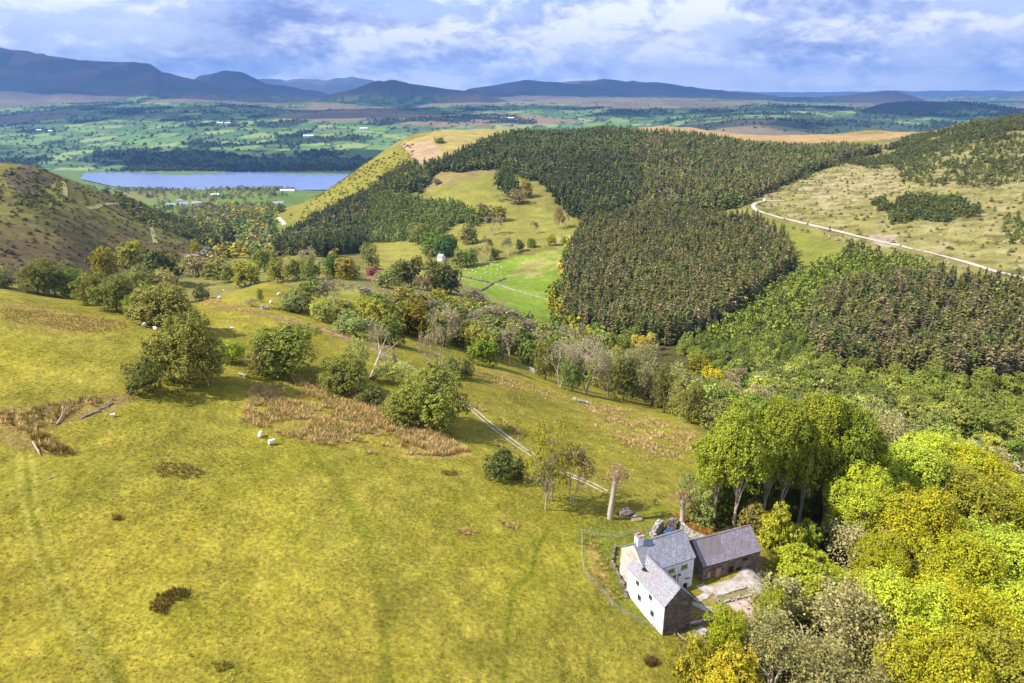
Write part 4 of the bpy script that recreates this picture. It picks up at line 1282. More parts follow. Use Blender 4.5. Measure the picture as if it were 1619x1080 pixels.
for k, i in enumerate(nI):
    x, y, z, Hh, Wd = A_[i, :5]
    o = bpy.data.objects.new('spruce', SP[k % 6][4]); C.objects.link(o)
    o.location = (x, y, z - .2); o.rotation_euler = (0, 0, random.uniform(0, 6.28)); o.scale = (Wd / 4.6, Wd / 4.6, Hh / 15)
    o.color = (*(A_[i, 5:8] * 1.4), 1)
    rb = x > 0.42 * y
    o['label'] = 'brownish spruce of the dense plantation on the right hand slope' if rb else 'brownish spruce of the plantation block on the facing slope'
    o['category'] = 'spruce'; o['group'] = 'spruces of the right plantation' if rb else 'spruces of the facing plantation'
R = np.random.default_rng(77)
rn_ = rI[A_[rI, 1] < 620]; rf_ = rI[A_[rI, 1] >= 620]
for nm, idx, pr in (('spruce_plantation', rn_, [(s[0], s[1]) for s in SP]), ('distant_plantation', rf_, SPL)):
    B = A_[idx]
    s3 = np.column_stack([B[:, 4] / 4.6, B[:, 4] / 4.6, B[:, 3] / 15])
    stuff_mesh(nm, pr, B[:, 0], B[:, 1], B[:, 2] - .2, s3, R.uniform(0, 6.28, len(B)), B[:, 5:8] * 1.4, [needleA])

# young plantation and birch slope, scrub
A_, nI, rI = forest('young', [
 ([(872,520),(874,470),(895,395),(912,385),(898,450),(900,505),(960,548),(1050,552),(1050,566),(950,562),(890,540)], 6.0, 240, 520, 6, 11, .75, 713, .85, [(0.22,0.21,0.02),(0.15,0.17,0.03),(0.12,0.15,0.03),(0.26,0.21,0.04)]),
 ([(1062,552),(1150,508),(1230,460),(1280,425),(1345,404),(1450,420),(1520,440),(1420,452),(1330,466),(1288,488),(1275,566),(1310,600),(1240,625),(1120,600)], 4.6, 190, 600, 4.5, 7.5, .72, 711, .95, [(0.125,0.155,0.025),(0.11,0.14,0.022),(0.145,0.17,0.03),(0.09,0.115,0.025)]),
 ([(1150,590),(1310,596),(1500,606),(1750,606),(1750,720),(1500,700),(1330,660),(1200,640)], 6.0, 150, 420, 6, 9, .95, 712, .9, [(0.14,0.155,0.028),(0.125,0.15,0.025),(0.17,0.18,0.04),(0.10,0.115,0.028)]),
], 300, '', '', None, None, None, '')
print('young', len(A_))
for k, i in enumerate(nI):
    x, y, z, Hh, Wd = A_[i, :5]
    root = link('sapling', VAR['mid'][k % 5][0], None, (x, y, z - .2), random.uniform(0, 6.28), (Wd / 8.4, Wd / 8.4, Hh / 9))
    root.color = (*(A_[i, 5:8] * 1.75), 1)
    root['label'] = 'young rounded green sapling of the regrowth between the two plantations'; root['category'] = 'sapling'; root['group'] = 'regrowth trees between the plantations'
B = A_[rI]
stuff_mesh('young_woodland', LT_, B[:, 0], B[:, 1], B[:, 2] - .2, np.column_stack([B[:, 4] / 5.2, B[:, 4] / 5.2, B[:, 3] / 6]), R.uniform(0, 6.28, len(B)), B[:, 5:8] * 1.6, [leafA])

A_, nI, rI = forest('scrub', [
 (PYG, 5.0, 400, 900, 6, 9.5, .6, 721, 1.0, YNG),
 ([(580,300),(650,262),(690,262),(675,285),(668,305),(640,315),(590,315)], 6.5, 500, 1300, 7, 10, .5, 722, 1.0, [(0.07,0.09,0.025),(0.085,0.10,0.025)]),
 ([(1400,250),(1460,215),(1619,190),(1900,170),(1900,300),(1619,292),(1500,302),(1440,292),(1430,262)], 5.6, 350, 1150, 3.5, 6.5, .8, 723, .62, [(0.09,0.105,0.028),(0.075,0.085,0.025),(0.11,0.12,0.03)]),
 ([(1350,240),(1420,226),(1480,210),(1619,186),(1900,160),(1900,205),(1619,215),(1500,232),(1440,252),(1370,262),(1330,262)], 5.5, 450, 1250, 5, 8, .7, 724, .9, [(0.085,0.095,0.026),(0.07,0.08,0.024),(0.10,0.11,0.03)]),
 ([(1398,335),(1430,312),(1525,315),(1535,335),(1480,352),(1440,358),(1405,352)], 3.6, 350, 750, 4, 7, .7, 725, 1.0, [(0.08,0.095,0.026),(0.07,0.08,0.024)]),
 ([(1362,316),(1393,312),(1395,330),(1368,330)], 3.2, 400, 800, 4, 6, .8, 726, 1.0, [(0.075,0.09,0.026)]),
 ([(1310,408),(1345,394),(1400,404),(1450,412),(1440,425),(1340,425)], 4.4, 300, 600, 3.5, 6, .6, 727, .9, [(0.08,0.09,0.028),(0.10,0.11,0.03)]),
 ([(1575,350),(1619,350),(1700,370),(1700,400),(1580,390)], 4.4, 300, 600, 3, 5, .8, 728, .7, [(0.10,0.12,0.03)]),
 ([(1190,312),(1290,262),(1310,240),(1340,250),(1300,268),(1230,305)], 5.5, 450, 900, 3, 6, .9, 729, .55, [(0.12,0.13,0.03),(0.09,0.11,0.03)]),
 ([(1180,330),(1300,250),(1450,200),(1900,180),(1900,520),(1500,430),(1300,380)], 7.5, 300, 1100, .8, 2.6, 1.2, 730, .5, [(0.14,0.12,0.05),(0.10,0.11,0.035),(0.10,0.115,0.035),(0.34,0.28,0.19),(0.16,0.15,0.04)]),
 ([(452,352),(470,328),(530,283),(600,245),(638,226),(662,262),(640,275),(590,300),(520,335)], 8.5, 650, 1350, 1.2, 2.6, 2.2, 731, .6, [(0.13,0.125,0.025),(0.16,0.145,0.02),(0.11,0.115,0.025)]),
 ([(560,330),(600,300),(660,265),(640,262),(560,310),(470,352),(500,350)], 7, 500, 1350, 4, 7, 1.0, 732, .8, [(0.15,0.15,0.03),(0.17,0.14,0.04)]),
 # bracken hill gorse and heather clumps
 ([(-40,260),(70,268),(130,292),(210,322),(300,356),(340,400),(-40,440)], 6, 260, 900, .8, 2.4, 1.6, 733, .55, [(0.075,0.08,0.028),(0.11,0.095,0.04),(0.06,0.05,0.035)]),
 ([(0,320),(60,335),(140,325),(80,305),(110,290),(40,270)], 7, 260, 900, 2, 4, 1.3, 734, .45, [(0.10,0.12,0.03),(0.07,0.085,0.025)]),
 ([(130,288),(215,316),(300,350),(335,385),(320,398),(260,372),(210,335)], 7.5, 450, 1100, 4, 8, .9, 735, .75, [(0.06,0.085,0.028),(0.12,0.13,0.035),(0.08,0.09,0.03)]),
], 0, '', '', None, None, None, '')
print('scrub', len(A_))
stuff_mesh('scrub', LT_ + [(s[0] * np.array([1.1, 1.1, .4]), s[1]) for s in SPL[:2]], A_[:, 0], A_[:, 1], A_[:, 2] - .2, np.column_stack([A_[:, 4] / 5.2, A_[:, 4] / 5.2, A_[:, 3] / 6]), R.uniform(0, 6.28, len(A_)), A_[:, 5:8] * 1.45, [leafA])

# valley woods and lakeside trees
MIX = [(0.12,0.14,0.035),(0.17,0.15,0.045),(0.09,0.11,0.03),(0.20,0.17,0.07),(0.15,0.18,0.04),(0.055,0.075,0.03),(0.23,0.19,0.03)]
A_, nI, rI = forest('valley', [
 ([(265,335),(330,325),(420,325),(455,335),(450,352),(440,385),(430,412),(330,412),(330,395),(300,355)], 13, 500, 2200, 8, 13, 1.1, 741, .55, MIX),
 ([(200,300),(300,306),(450,303),(455,316),(300,318),(230,312)], 26, 1300, 2400, 9, 14, 1.1, 742, .5, MIX),
 ([(255,318),(300,335),(330,355),(310,345),(250,330)], 16, 900, 2200, 8, 12, 1.0, 743, .8, MIX[2:6]),
 ([(160,296),(460,296),(460,301),(160,304)], 16, 2330, 2425, 10, 14, 1.2, 744, .85, MIX),
 ([(520,340),(560,400),(480,420),(440,410)], 12, 480, 700, 7, 10, 1.0, 745, .3, MIX),
], 0, '', '', None, None, None, '')
stuff_mesh('valley_woodland', LT_, A_[:, 0], A_[:, 1], A_[:, 2] - .2, np.column_stack([A_[:, 4] / 5.2, A_[:, 4] / 5.2, A_[:, 3] / 6]), R.uniform(0, 6.28, len(A_)), A_[:, 5:8] * 1.7, [leafA])
print('valley', len(A_))

# far hedgerow trees and woods beyond the lake, taken from the ground cover itself
RR_ = np.random.default_rng(9)
N_ = 60000
aa = RR_.uniform(-.9, .9, N_); yy = np.exp(RR_.uniform(math.log(3030), math.log(8500), N_)); xx = aa * yy
fa = np.clip((aa + AMAX) / (2 * AMAX) * (NA - 1), 0, NA - 1.001).astype(int); fl = np.clip((np.log(yy) - gL[0]) / (gL[-1] - gL[0]) * (NL - 1), 0, NL - 1.001).astype(int)
zz = gz(xx, yy); uu, vv, _ = project(xx, yy, zz)
dens = np.where(hedge[fl, fa] < 14, .36, .008) * (1 - .8 * moor[fl, fa]) * np.interp(yy, [3000, 8500], [1, .7]) + .9 * wood[fl, fa] + inpoly(uu, vv, farwood) * (yy < 4200) * 1.0
dens = dens * (vnoise(xx / 420, yy / 420, 3) * 1.5)
m = (RR_.random(N_) < dens) & visible(xx, yy, zz, 10)
xx, yy, zz = xx[m], yy[m], zz[m]
# the wood along the far shore
X, Y, Z = scatter([(205,271),(215,262),(640,262),(700,275)], 22, 3035, 3500, 12, 751, .9)
xx = np.r_[xx, X]; yy = np.r_[yy, Y]; zz = np.r_[zz, Z]
cf = np.array([(0.055,0.08,0.035),(0.04,0.06,0.028),(0.075,0.085,0.04)])[RR_.integers(0, 3, len(xx))]
hh = RR_.uniform(8, 15, len(xx))
stuff_mesh('hedgerow_trees', LF_, xx, yy, zz - .5, np.column_stack([hh / 9 * 1.15, hh / 9 * 1.15, hh / 9]), RR_.uniform(0, 6.28, len(xx)), cf, [leafA])
print('far trees', len(xx))

# --- rushes and tussocks of the near pasture
def tuft(seed, n_=14, h=.55, w=.045, sp2=.42):
    R_ = np.random.default_rng(seed); V = []; F = []
    for i in range(n_):
        a_ = R_.uniform(0, 6.28); r_ = R_.uniform(0, .14); ln = h * R_.uniform(.6, 1.15); le = R_.uniform(.1, 1) * sp2
        b = np.array([math.cos(a_) * r_, math.sin(a_) * r_, -.05]); t = b + np.array([math.cos(a_) * le, math.sin(a_) * le, ln])
        s_ = np.array([-math.sin(a_), math.cos(a_), 0]) * w
        V += [b - s_, b + s_, t]; F.append((3 * i, 3 * i + 1, 3 * i + 2))
    return np.array(V), np.array(F)


TU = [tuft(i) for i in range(6)]


def rushes(poly, sp_, y0, y1, keep, c_, s0, s1, seed, thr=None, sc_n=3.0):
    X, Y, Z = scatter(poly, sp_, y0, y1, .5, seed, keep)
    if thr is not None:
        m = fbm(X, Y, sc_n, 3, 95) > thr
        X, Y, Z = X[m], Y[m], Z[m]
    R_ = np.random.default_rng(seed)
    cc_ = np.array(c_)[R_.integers(0, len(c_), len(X))] * R_.uniform(.7, 1.3, (len(X), 1))
    return np.column_stack([X, Y, Z, R_.uniform(s0, s1, len(X)), cc_])


RC = [(0.47,0.34,0.18),(0.40,0.30,0.14),(0.53,0.38,0.22),(0.30,0.26,0.07)]
RB = [(0.22,0.16,0.05),(0.28,0.19,0.08),(0.16,0.14,0.03)]
RSH = [rushes([(385,655),(405,606),(470,598),(540,612),(620,655),(740,715),(690,720),(600,718),(540,705),(440,680)], .42, 60, 200, 1, RC, .8, 1.5, 801, .40),
 rushes([(540,605),(560,612),(640,660),(740,712),(700,722),(640,700),(580,665)], .34, 60, 200, 1, RC[:3], 1.0, 1.7, 802, .22),
 rushes([(385,655),(440,680),(540,705),(600,716),(600,722),(500,702),(430,686),(380,664)], .36, 60, 200, .9, RC[:3], .8, 1.4, 803, .38),
 rushes([(385,655),(405,606),(425,606),(410,655)], .4, 60, 200, .9, RC[:3], .9, 1.6, 833, .36),
 rushes([(920,640),(1000,650),(1100,685),(1100,735),(1000,710),(930,675)], .75, 60, 240, .9, RC, .8, 1.4, 804, .47),
 rushes([(930,690),(1060,720),(1050,745),(960,720)], .8, 60, 240, .6, RC, .6, 1.1, 805, .5),
 rushes([(0,650),(120,632),(210,618),(212,628),(110,655),(60,680),(0,682)], .45, 50, 160, .9, RC[:3] + RB, .8, 1.5, 806, .36),
 rushes([(42,680),(58,680),(110,712),(118,720),(95,722),(60,706)], .35, 40, 120, 1, RC[:2] + RB, 1, 1.7, 807),
 rushes([(0,488),(60,490),(150,500),(215,515),(160,528),(70,518),(0,505)], .42, 60, 200, .75, [(0.26,0.19,0.08),(0.20,0.16,0.05)], .35, .7, 808, .45, 6),
 rushes([(238,742),(255,732),(300,733),(322,748),(312,757),(262,758)], .28, 40, 100, .8, RB, .5, .9, 809, .42, 1.4),
 rushes([(235,965),(245,945),(275,930),(302,932),(300,942),(272,955),(262,972)], .2, 30, 80, .9, [(0.12,0.085,0.025),(0.16,0.12,0.035)], .5, .9, 810),
 rushes([(722,838),(735,834),(752,842),(745,848),(730,846)], .18, 40, 90, .9, RC, .5, .8, 811),
 rushes([(792,826),(800,824),(820,832),(818,838),(800,834)], .18, 40, 90, .9, RC, .5, .8, 812),
 rushes([(697,744),(722,746),(722,752),(700,752)], .2, 40, 90, .9, RB, .5, .9, 813),
 rushes([(178,815),(192,815),(192,823),(180,823)], .16, 40, 90, .9, RB, .6, .9, 814),
 rushes([(365,730),(400,732),(398,738),(368,738)], .25, 40, 90, .6, RC, .3, .5, 815),
 rushes([(330,1048),(362,1045),(370,1055),(345,1064)], .16, 30, 70, .8, [(0.26,0.23,0.05)], .4, .7, 816),
 rushes([(1020,1045),(1032,1040),(1038,1050),(1026,1055)], .12, 30, 70, 1, [(0.16,0.10,0.04)], .8, 1.1, 817),
 rushes([(750,585),(880,620),(1000,650),(870,630),(780,605)], .8, 60, 240, .7, RC, .7, 1.2, 818, .45),
 rushes([(735,630),(760,640),(830,690),(822,700),(770,665)], .45, 60, 200, .8, RC, .7, 1.2, 819, .42),
 rushes([(310,468),(340,474),(480,510),(600,545),(620,560),(560,535),(440,505),(330,482)], .7, 60, 260, .8, RC, .6, 1.1, 820, .42),
 rushes([(920,850),(940,845),(962,890),(985,950),(970,950),(935,900)], .35, 30, 90, .7, [(0.38,0.29,0.12),(0.30,0.26,0.08)], .5, .9, 821, .45, 1.5),
 rushes([(880,755),(1000,745),(1060,770),(1040,800),(960,790)], .6, 40, 120, .5, [(0.16,0.18,0.04),(0.34,0.24,0.11)], .5, 1.0, 822, .5),
 rushes([(1060,985),(1130,975),(1200,975),(1150,1060),(1080,1080)], .35, 30, 80, .6, [(0.30,0.24,0.10),(0.22,0.2,0.05)], .5, .9, 823)]
Q = np.concatenate(RSH)
stuff_mesh('rushes', TU, Q[:, 0], Q[:, 1], Q[:, 2], Q[:, 3] * .85, RR_.uniform(0, 6.28, len(Q)), Q[:, 4:7], [rushM])
print('rush tufts', len(Q))
GT = [tuft(30 + i, 6, .16, .05, .16) for i in range(5)]
Q1 = rushes([(-100,470),(350,480),(560,540),(800,640),(1100,700),(1000,850),(930,870),(1050,1000),(1100,1200),(-100,1300)], .36, 30, 75, .85, [(0.25,0.22,0.035),(0.19,0.19,0.025),(0.31,0.27,0.06)], .5, 1.15, 831, .42, 4)
Q2 = rushes([(-100,470),(350,480),(560,540),(800,600),(1100,700),(1000,850),(-100,850)], .7, 75, 170, .85, [(0.25,0.22,0.035),(0.19,0.19,0.025),(0.31,0.27,0.06)], .8, 1.6, 832, .45, 5)
Q = np.concatenate([Q1, Q2])
stuff_mesh('pasture_grass', GT, Q[:, 0], Q[:, 1], Q[:, 2], Q[:, 3], RR_.uniform(0, 6.28, len(Q)), Q[:, 4:7], [rushM])
print('grass tufts', len(Q))
# ------------------------------------------------------------------ building materials
def stone_mat(name, c1, c2, sc=3.0, mortar=(0.10, 0.09, 0.08), bump=.5):
    m, N = new_mat(name, 0.92, 0.15)
    p = N.n('ShaderNodeTexCoord').outputs['Object']
    mp = N.n('ShaderNodeMapping', {0: p, 3: (1.0, 1.0, 1.7)}).outputs[0]
    vo = N.n('ShaderNodeTexVoronoi', {'Vector': mp, 'Scale': sc}, feature='F1')
    ve = N.n('ShaderNodeTexVoronoi', {'Vector': mp, 'Scale': sc}, feature='DISTANCE_TO_EDGE')
    gn = N.noise(p, 1.3, 6, 0.65)
    base = N.ramp(N.n('ShaderNodeSeparateColor', {0: vo.outputs['Color']}).outputs[0], [(0.0, c1), (1.0, c2)])
    c = N.mix(N.ramp(ve.outputs['Distance'], [(0.0, G(0.85)), (0.09, G(0))]), base, mortar)
    c = N.mix(1.0, c, N.ramp(gn, [(0.3, G(.6)), (0.7, G(1.4))]), 'MULTIPLY')
    N.t.links.new(c, N.b.inputs['Base Color'])
    N.t.links.new(N.n('ShaderNodeBump', {'Strength': bump, 'Distance': 0.06, 'Height': N.ramp(ve.outputs['Distance'], [(0, G(0)), (.15, G(1))])}).outputs[0], N.b.inputs['Normal'])
    return m


def slate_mat(name, c1, c2, patch, along='x'):
    m, N = new_mat(name, 0.62, 0.35)
    p = N.n('ShaderNodeTexCoord').outputs['Object']
    if along == 'y':
        s_ = N.n('ShaderNodeSeparateXYZ', {0: p}); p2 = N.n('ShaderNodeCombineXYZ', {0: s_.outputs[1], 1: s_.outputs[0], 2: 0.0}).outputs[0]
    else:
        p2 = p
    br = N.n('ShaderNodeTexBrick', {'Vector': p2, 'Color1': (*c1, 1), 'Color2': (*c2, 1), 'Mortar': (0.09, 0.09, 0.11, 1), 'Scale': 1.0, 'Mortar Size': 0.012, 'Mortar Smooth': 0.2, 'Bias': 0.0, 'Brick Width': 0.17, 'Row Height': 0.13})
    g1 = N.noise(p, 0.9, 6, 0.7); g2 = N.noise(p, 5.0, 4, 0.7)
    c = N.mix(N.ramp(g1, [(0.42, G(0)), (0.62, G(.75))]), br.outputs[0], patch)
    c = N.mix(1.0, c, N.ramp(g2, [(0.3, G(.72)), (0.7, G(1.3))]), 'MULTIPLY')
    N.t.links.new(c, N.b.inputs['Base Color'])
    N.t.links.new(N.n('ShaderNodeBump', {'Strength': .6, 'Distance': 0.025, 'Height': br.outputs['Fac']}, invert=True).outputs[0], N.b.inputs['Normal'])
    return m


def add_zone(m, x0, x1, c_):
    """a re-slated zone of a roof between two lengths along the ridge"""
    N = NT(m.node_tree); b = [n_ for n_ in m.node_tree.nodes if n_.type == 'BSDF_PRINCIPLED'][0]
    src = b.inputs['Base Color'].links[0].from_socket
    s_ = N.n('ShaderNodeSeparateXYZ', {0: N.n('ShaderNodeTexCoord').outputs['Object']})
    a = N.math('MULTIPLY', N.math('GREATER_THAN', s_.outputs[0], x0), N.math('LESS_THAN', s_.outputs[0], x1))
    a = N.math('MULTIPLY', a, N.math('GREATER_THAN', s_.outputs[1], .45))
    m.node_tree.links.new(N.mix(N.math('MULTIPLY', a, .75), src, c_), b.inputs['Base Color'])


def plain(name, c1, c2, sc=3.0, rough=.85, bump=.2, spec=.2):
    m, N = new_mat(name, rough, spec)
    p = N.n('ShaderNodeTexCoord').outputs['Object']
    g = N.noise(p, sc, 6, 0.65)
    N.t.links.new(N.ramp(g, [(0.32, c1), (0.68, c2)]), N.b.inputs['Base Color'])
    N.t.links.new(N.n('ShaderNodeBump', {'Strength': bump, 'Distance': 0.03, 'Height': g}).outputs[0], N.b.inputs['Normal'])
    return m


whiteM = plain('whitewash', (0.56, 0.59, 0.62), (0.86, 0.87, 0.88), 1.6, .85, .35)
stoneM = stone_mat('brown_stone', (0.11, 0.085, 0.075), (0.24, 0.19, 0.165), 3.2)
stoneG = stone_mat('gable_stone', (0.38, 0.32, 0.29), (0.55, 0.48, 0.44), 3.4, (0.50, 0.44, 0.40), .3)
stoneP = stone_mat('pale_stone', (0.22, 0.20, 0.18), (0.50, 0.46, 0.42), 4.2)
slateA = slate_mat('slate_main', (0.19, 0.20, 0.25), (0.29, 0.30, 0.36), (0.15, 0.15, 0.18))
slateB = slate_mat('slate_wing', (0.22, 0.23, 0.28), (0.31, 0.31, 0.36), (0.215, 0.185, 0.20), 'y')
slateC = slate_mat('slate_barn', (0.175, 0.15, 0.19), (0.255, 0.215, 0.265), (0.15, 0.125, 0.135))
greenP = plain('green_frame', (0.02, 0.09, 0.05), (0.03, 0.12, 0.06), 5, .5, .05)
creamP = plain('cream_frame', (0.50, 0.36, 0.14), (0.60, 0.45, 0.20), 5, .6, .05)
glassM = plain('dark_glass', (0.015, 0.018, 0.02), (0.04, 0.045, 0.05), 4, .12, .02, .6)
darkM = plain('opening_shade', (0.012, 0.010, 0.010), (0.03, 0.025, 0.022), 4)  # near-black panels: the unlit inside of openings put into the colour
timberM = plain('weathered_timber', (0.10, 0.075, 0.06), (0.20, 0.15, 0.11), 6)
add_zone(slateC, .25, 2.75, (0.13, 0.115, 0.115))
woodL = plain('pale_wood', (0.30, 0.20, 0.12), (0.44, 0.30, 0.18), 6)
redM = plain('terracotta', (0.40, 0.10, 0.05), (0.52, 0.15, 0.08), 5)
pavM = plain('paving', (0.19, 0.165, 0.13), (0.42, 0.385, 0.36), 1.8, .9, .4)
pavR = plain('pink_paving', (0.26, 0.19, 0.15), (0.44, 0.35, 0.32), 2.0, .9, .4)
trackM = plain('track_stone', (0.20, 0.185, 0.09), (0.46, 0.42, 0.33), 1.2, .95, .4)
roadM = plain('forest_road', (0.30, 0.27, 0.22), (0.46, 0.43, 0.38), .2, .95, .1)
rockM = plain('dark_rock', (0.07, 0.055, 0.05), (0.24, 0.20, 0.19), 2.5, .95, .8)
postM = plain('fence_wood', (0.22, 0.18, 0.13), (0.42, 0.36, 0.27), 6)
wireM = plain('fence_wire', (0.30, 0.31, 0.30), (0.40, 0.40, 0.38), 6, .5)
blueM = plain('blue_tarpaulin', (0.01, 0.06, 0.16), (0.02, 0.10, 0.22), 3, .5)
woolM = plain('wool', (0.62, 0.58, 0.50), (0.82, 0.78, 0.70), 6, .95, .4)
faceM = plain('sheep_face', (0.55, 0.50, 0.44), (0.70, 0.66, 0.60), 6)
carM = plain('white_paint', (0.75, 0.76, 0.78), (0.80, 0.81, 0.82), 2, .3, 0, .5)
tyreM = plain('tyre', (0.02, 0.02, 0.02), (0.035, 0.035, 0.035), 6)
bracM = plain('dead_bracken', (0.36, 0.18, 0.06), (0.52, 0.28, 0.10), 3, .95, .6)
greyRoof = plain('grey_slates', (0.22, 0.23, 0.28), (0.32, 0.33, 0.38), .5)


def boxes(bl):
    """list of (cx, cy, cz, sx, sy, sz[, rotz])"""
    parts = []
    for b in bl:
        cx, cy, cz, sx, sy, sz = b[:6]; a = b[6] if len(b) > 6 else 0
        v = np.array([(x, y, z) for z in (-.5, .5) for y in (-.5, .5) for x in (-.5, .5)]) * (sx, sy, sz)
        if a:
            c_, s_ = math.cos(a), math.sin(a); v = np.column_stack([v[:, 0] * c_ - v[:, 1] * s_, v[:, 0] * s_ + v[:, 1] * c_, v[:, 2]])
        parts.append((v + (cx, cy, cz), np.array([(0, 2, 3, 1), (4, 5, 7, 6), (0, 1, 5, 4), (2, 6, 7, 3), (0, 4, 6, 2), (1, 3, 7, 5)])))
    return cat_vf(parts)


def part(name, bl, m, parent, label=None):
    V, F = boxes(bl)
    return link(name, mesh_np(name, V, F, None, False, [m]), parent, label=label)


def pyd(name, V, F, m, parent=None, smooth=False, **kw):
    me = bpy.data.meshes.new(name); me.from_pydata([tuple(map(float, v)) for v in V], [], [tuple(map(int, f)) for f in F])
    me.materials.append(m); me.update()
    if smooth:
        me.polygons.foreach_set('use_smooth', [True] * len(me.polygons))
    return link(name, me, parent, **kw)


def gable_block(name, x0, x1, y0, y1, ze, zr, axis, m, parent, zb=-1.2, label=None):
    """walls with two gables; the ridge runs along axis"""
    if axis == 'x':
        ym = (y0 + y1) / 2
        V = [(x0,y0,zb),(x1,y0,zb),(x1,y1,zb),(x0,y1,zb),(x0,y0,ze),(x1,y0,ze),(x1,y1,ze),(x0,y1,ze),(x0,ym,zr),(x1,ym,zr)]
        F = [(0,1,5,4),(2,3,7,6),(1,2,6,9,5),(3,0,4,8,7),(4,5,9,8),(6,7,8,9)]
    else:
        xm = (x0 + x1) / 2
        V = [(x0,y0,zb),(x1,y0,zb),(x1,y1,zb),(x0,y1,zb),(x0,y0,ze),(x1,y0,ze),(x1,y1,ze),(x0,y1,ze),(xm,y0,zr),(xm,y1,zr)]
        F = [(0,1,5,8,4),(2,3,7,9,6),(1,2,6,5),(3,0,4,7),(4,8,9,7),(5,6,9,8)]
    return pyd(name, V, F, m, parent, label=label)


def roof(x0, x1, y0, y1, ze, zr, axis, m, parent, th=.07, ov=.12, ovg=.10):
    """two slabs of slate with a ridge course; sags a little"""
    R_ = np.random.default_rng(int(abs(x0 * 100)) + 3)
    if axis == 'y':
        x0, x1, y0, y1 = y0, y1, x0, x1
    ym = (y0 + y1) / 2; sl = (zr - ze) / ((y1 - y0) / 2)
    V = []; F = []
    nx, ny = 22, 7
    for s_, ye in ((-1, y0), (1, y1)):
        yE = ye + s_ * ov; zE = ze - sl * ov
        for lay in (0, 1):
            o = len(V)
            for i in range(nx):
                for j in range(ny):
                    x = x0 - ovg + (x1 - x0 + 2 * ovg) * i / (nx - 1); t = j / (ny - 1)
                    y = ym + (yE - ym) * t; z = zr + (zE - zr) * t + (.01 + th if lay else .01)
                    sag = -.05 * math.sin(math.pi * i / (nx - 1)) * (1 - t * .5) * 1.0 + .012 * math.sin(i * 2.3 + j * 1.7)
                    V.append((x, y, z + sag + .05))
            q = (lambda i, j: o + i * ny + j)
            for i in range(nx - 1):
                for j in range(ny - 1):
                    f = (q(i, j), q(i + 1, j), q(i + 1, j + 1), q(i, j + 1))
                    F.append(f if (s_ < 0) == (lay == 0) else f[::-1])
        a = o - nx * ny
        for i in range(nx - 1):
            F.append((a + i * ny + ny - 1, a + (i + 1) * ny + ny - 1, o + (i + 1) * ny + ny - 1, o + i * ny + ny - 1))
        for i in (0, nx - 1):
            for j in range(ny - 1):
                F.append((a + i * ny + j, a + i * ny + j + 1, o + i * ny + j + 1, o + i * ny + j))
    if axis == 'y':
        V = [(v[1], v[0], v[2]) for v in V]
    r_ = pyd('roof', V, F, m, parent)
    k = 14
    L_ = (x1 - x0 + 2 * ovg) / k
    bl = []
    for i in range(k):
        xc = x0 - ovg + L_ * (i + .5); zz_ = zr + th + .065 - .05 * math.sin(math.pi * (i + .5) / k)
        bl.append((xc, ym, zz_, L_ * .97, .13, .07) if axis == 'x' else (ym, xc, zz_, .13, L_ * .97, .07))
    part('ridge_tiles', bl, slateA if m is not slateC else slateC, r_)
    return r_


def window(parent, pos, face, w, h, fm, nx=2, ny=2, sill=True, name='window'):
    """face: 'x-', 'y-' ; pos is the centre on the wall plane"""
    root = bpy.data.objects.new(name, None); C.objects.link(root); root.parent = parent; root.location = pos
    root.rotation_euler = (0, 0, {'y-': 0, 'x-': -math.pi / 2, 'x+': math.pi / 2, 'y+': math.pi}[face]); root.empty_display_size = .1
    part('pane', [(0, -.006, 0, w, .02, h)], glassM, root)
    b = .030
    bl = [(0, -.03, h / 2, w + b, .05, b), (0, -.03, -h / 2, w + b, .05, b)]
    for sx in (-1, 1):
        bl.append((sx * w / 2, -.03, 0, b, .046, h - b))
    for i in range(1, nx):
        bl.append((-w / 2 + w * i / nx, -.028, 0, b * .75, .04, h - b))
    for j in range(1, ny):
        bl.append((0, -.026, -h / 2 + h * j / ny, w - b, .032, b * .6))
    part('frame', bl, fm, root)
    if sill:
        part('sill', [(0, -.06, -h / 2 - b, w + .14, .12, .05)], stoneP, root)
    return root


# ------------------------------------------------------------------ the farmhouse
HA = math.radians(24)
HB = Vector((16.5, 51.65, -.3))
house = bpy.data.objects.new('farmhouse', None); C.objects.link(house); house.location = HB; house.rotation_euler = (0, 0, HA)
house['label'] = 'white two storey stone farmhouse with slate roofs and red chimney pot'; house['category'] = 'farmhouse'
gable_block('main_wall', -5.25, 0, 0, 3.9, 3.2, 4.8, 'x', whiteM, house, label='whitewashed front of the main block')
pyd('gable_wall', [(-5.27,.0,-1),(-5.27,3.92,-1),(-5.27,3.92,3.2),(-5.27,1.95,4.8),(-5.27,.0,3.2),(-5.15,0,-1),(-5.15,3.92,-1),(-5.15,3.92,3.2),(-5.15,1.95,4.8),(-5.15,0,3.2)],
    [(0,4,3,2,1),(5,6,7,8,9),(0,1,6,5),(1,2,7,6),(2,3,8,7),(3,4,9,8),(4,0,5,9)], stoneG, house, label='pinkish bare stone gable')
roof(-5.25, 0, 0, 3.9, 3.2, 4.8, 'x', slateA, house)
gable_block('wing_wall', -5.9, -3.15, -3.8, 1.75, 2.75, 4.1, 'y', whiteM, house, label='bright white long wall of the lower wing')
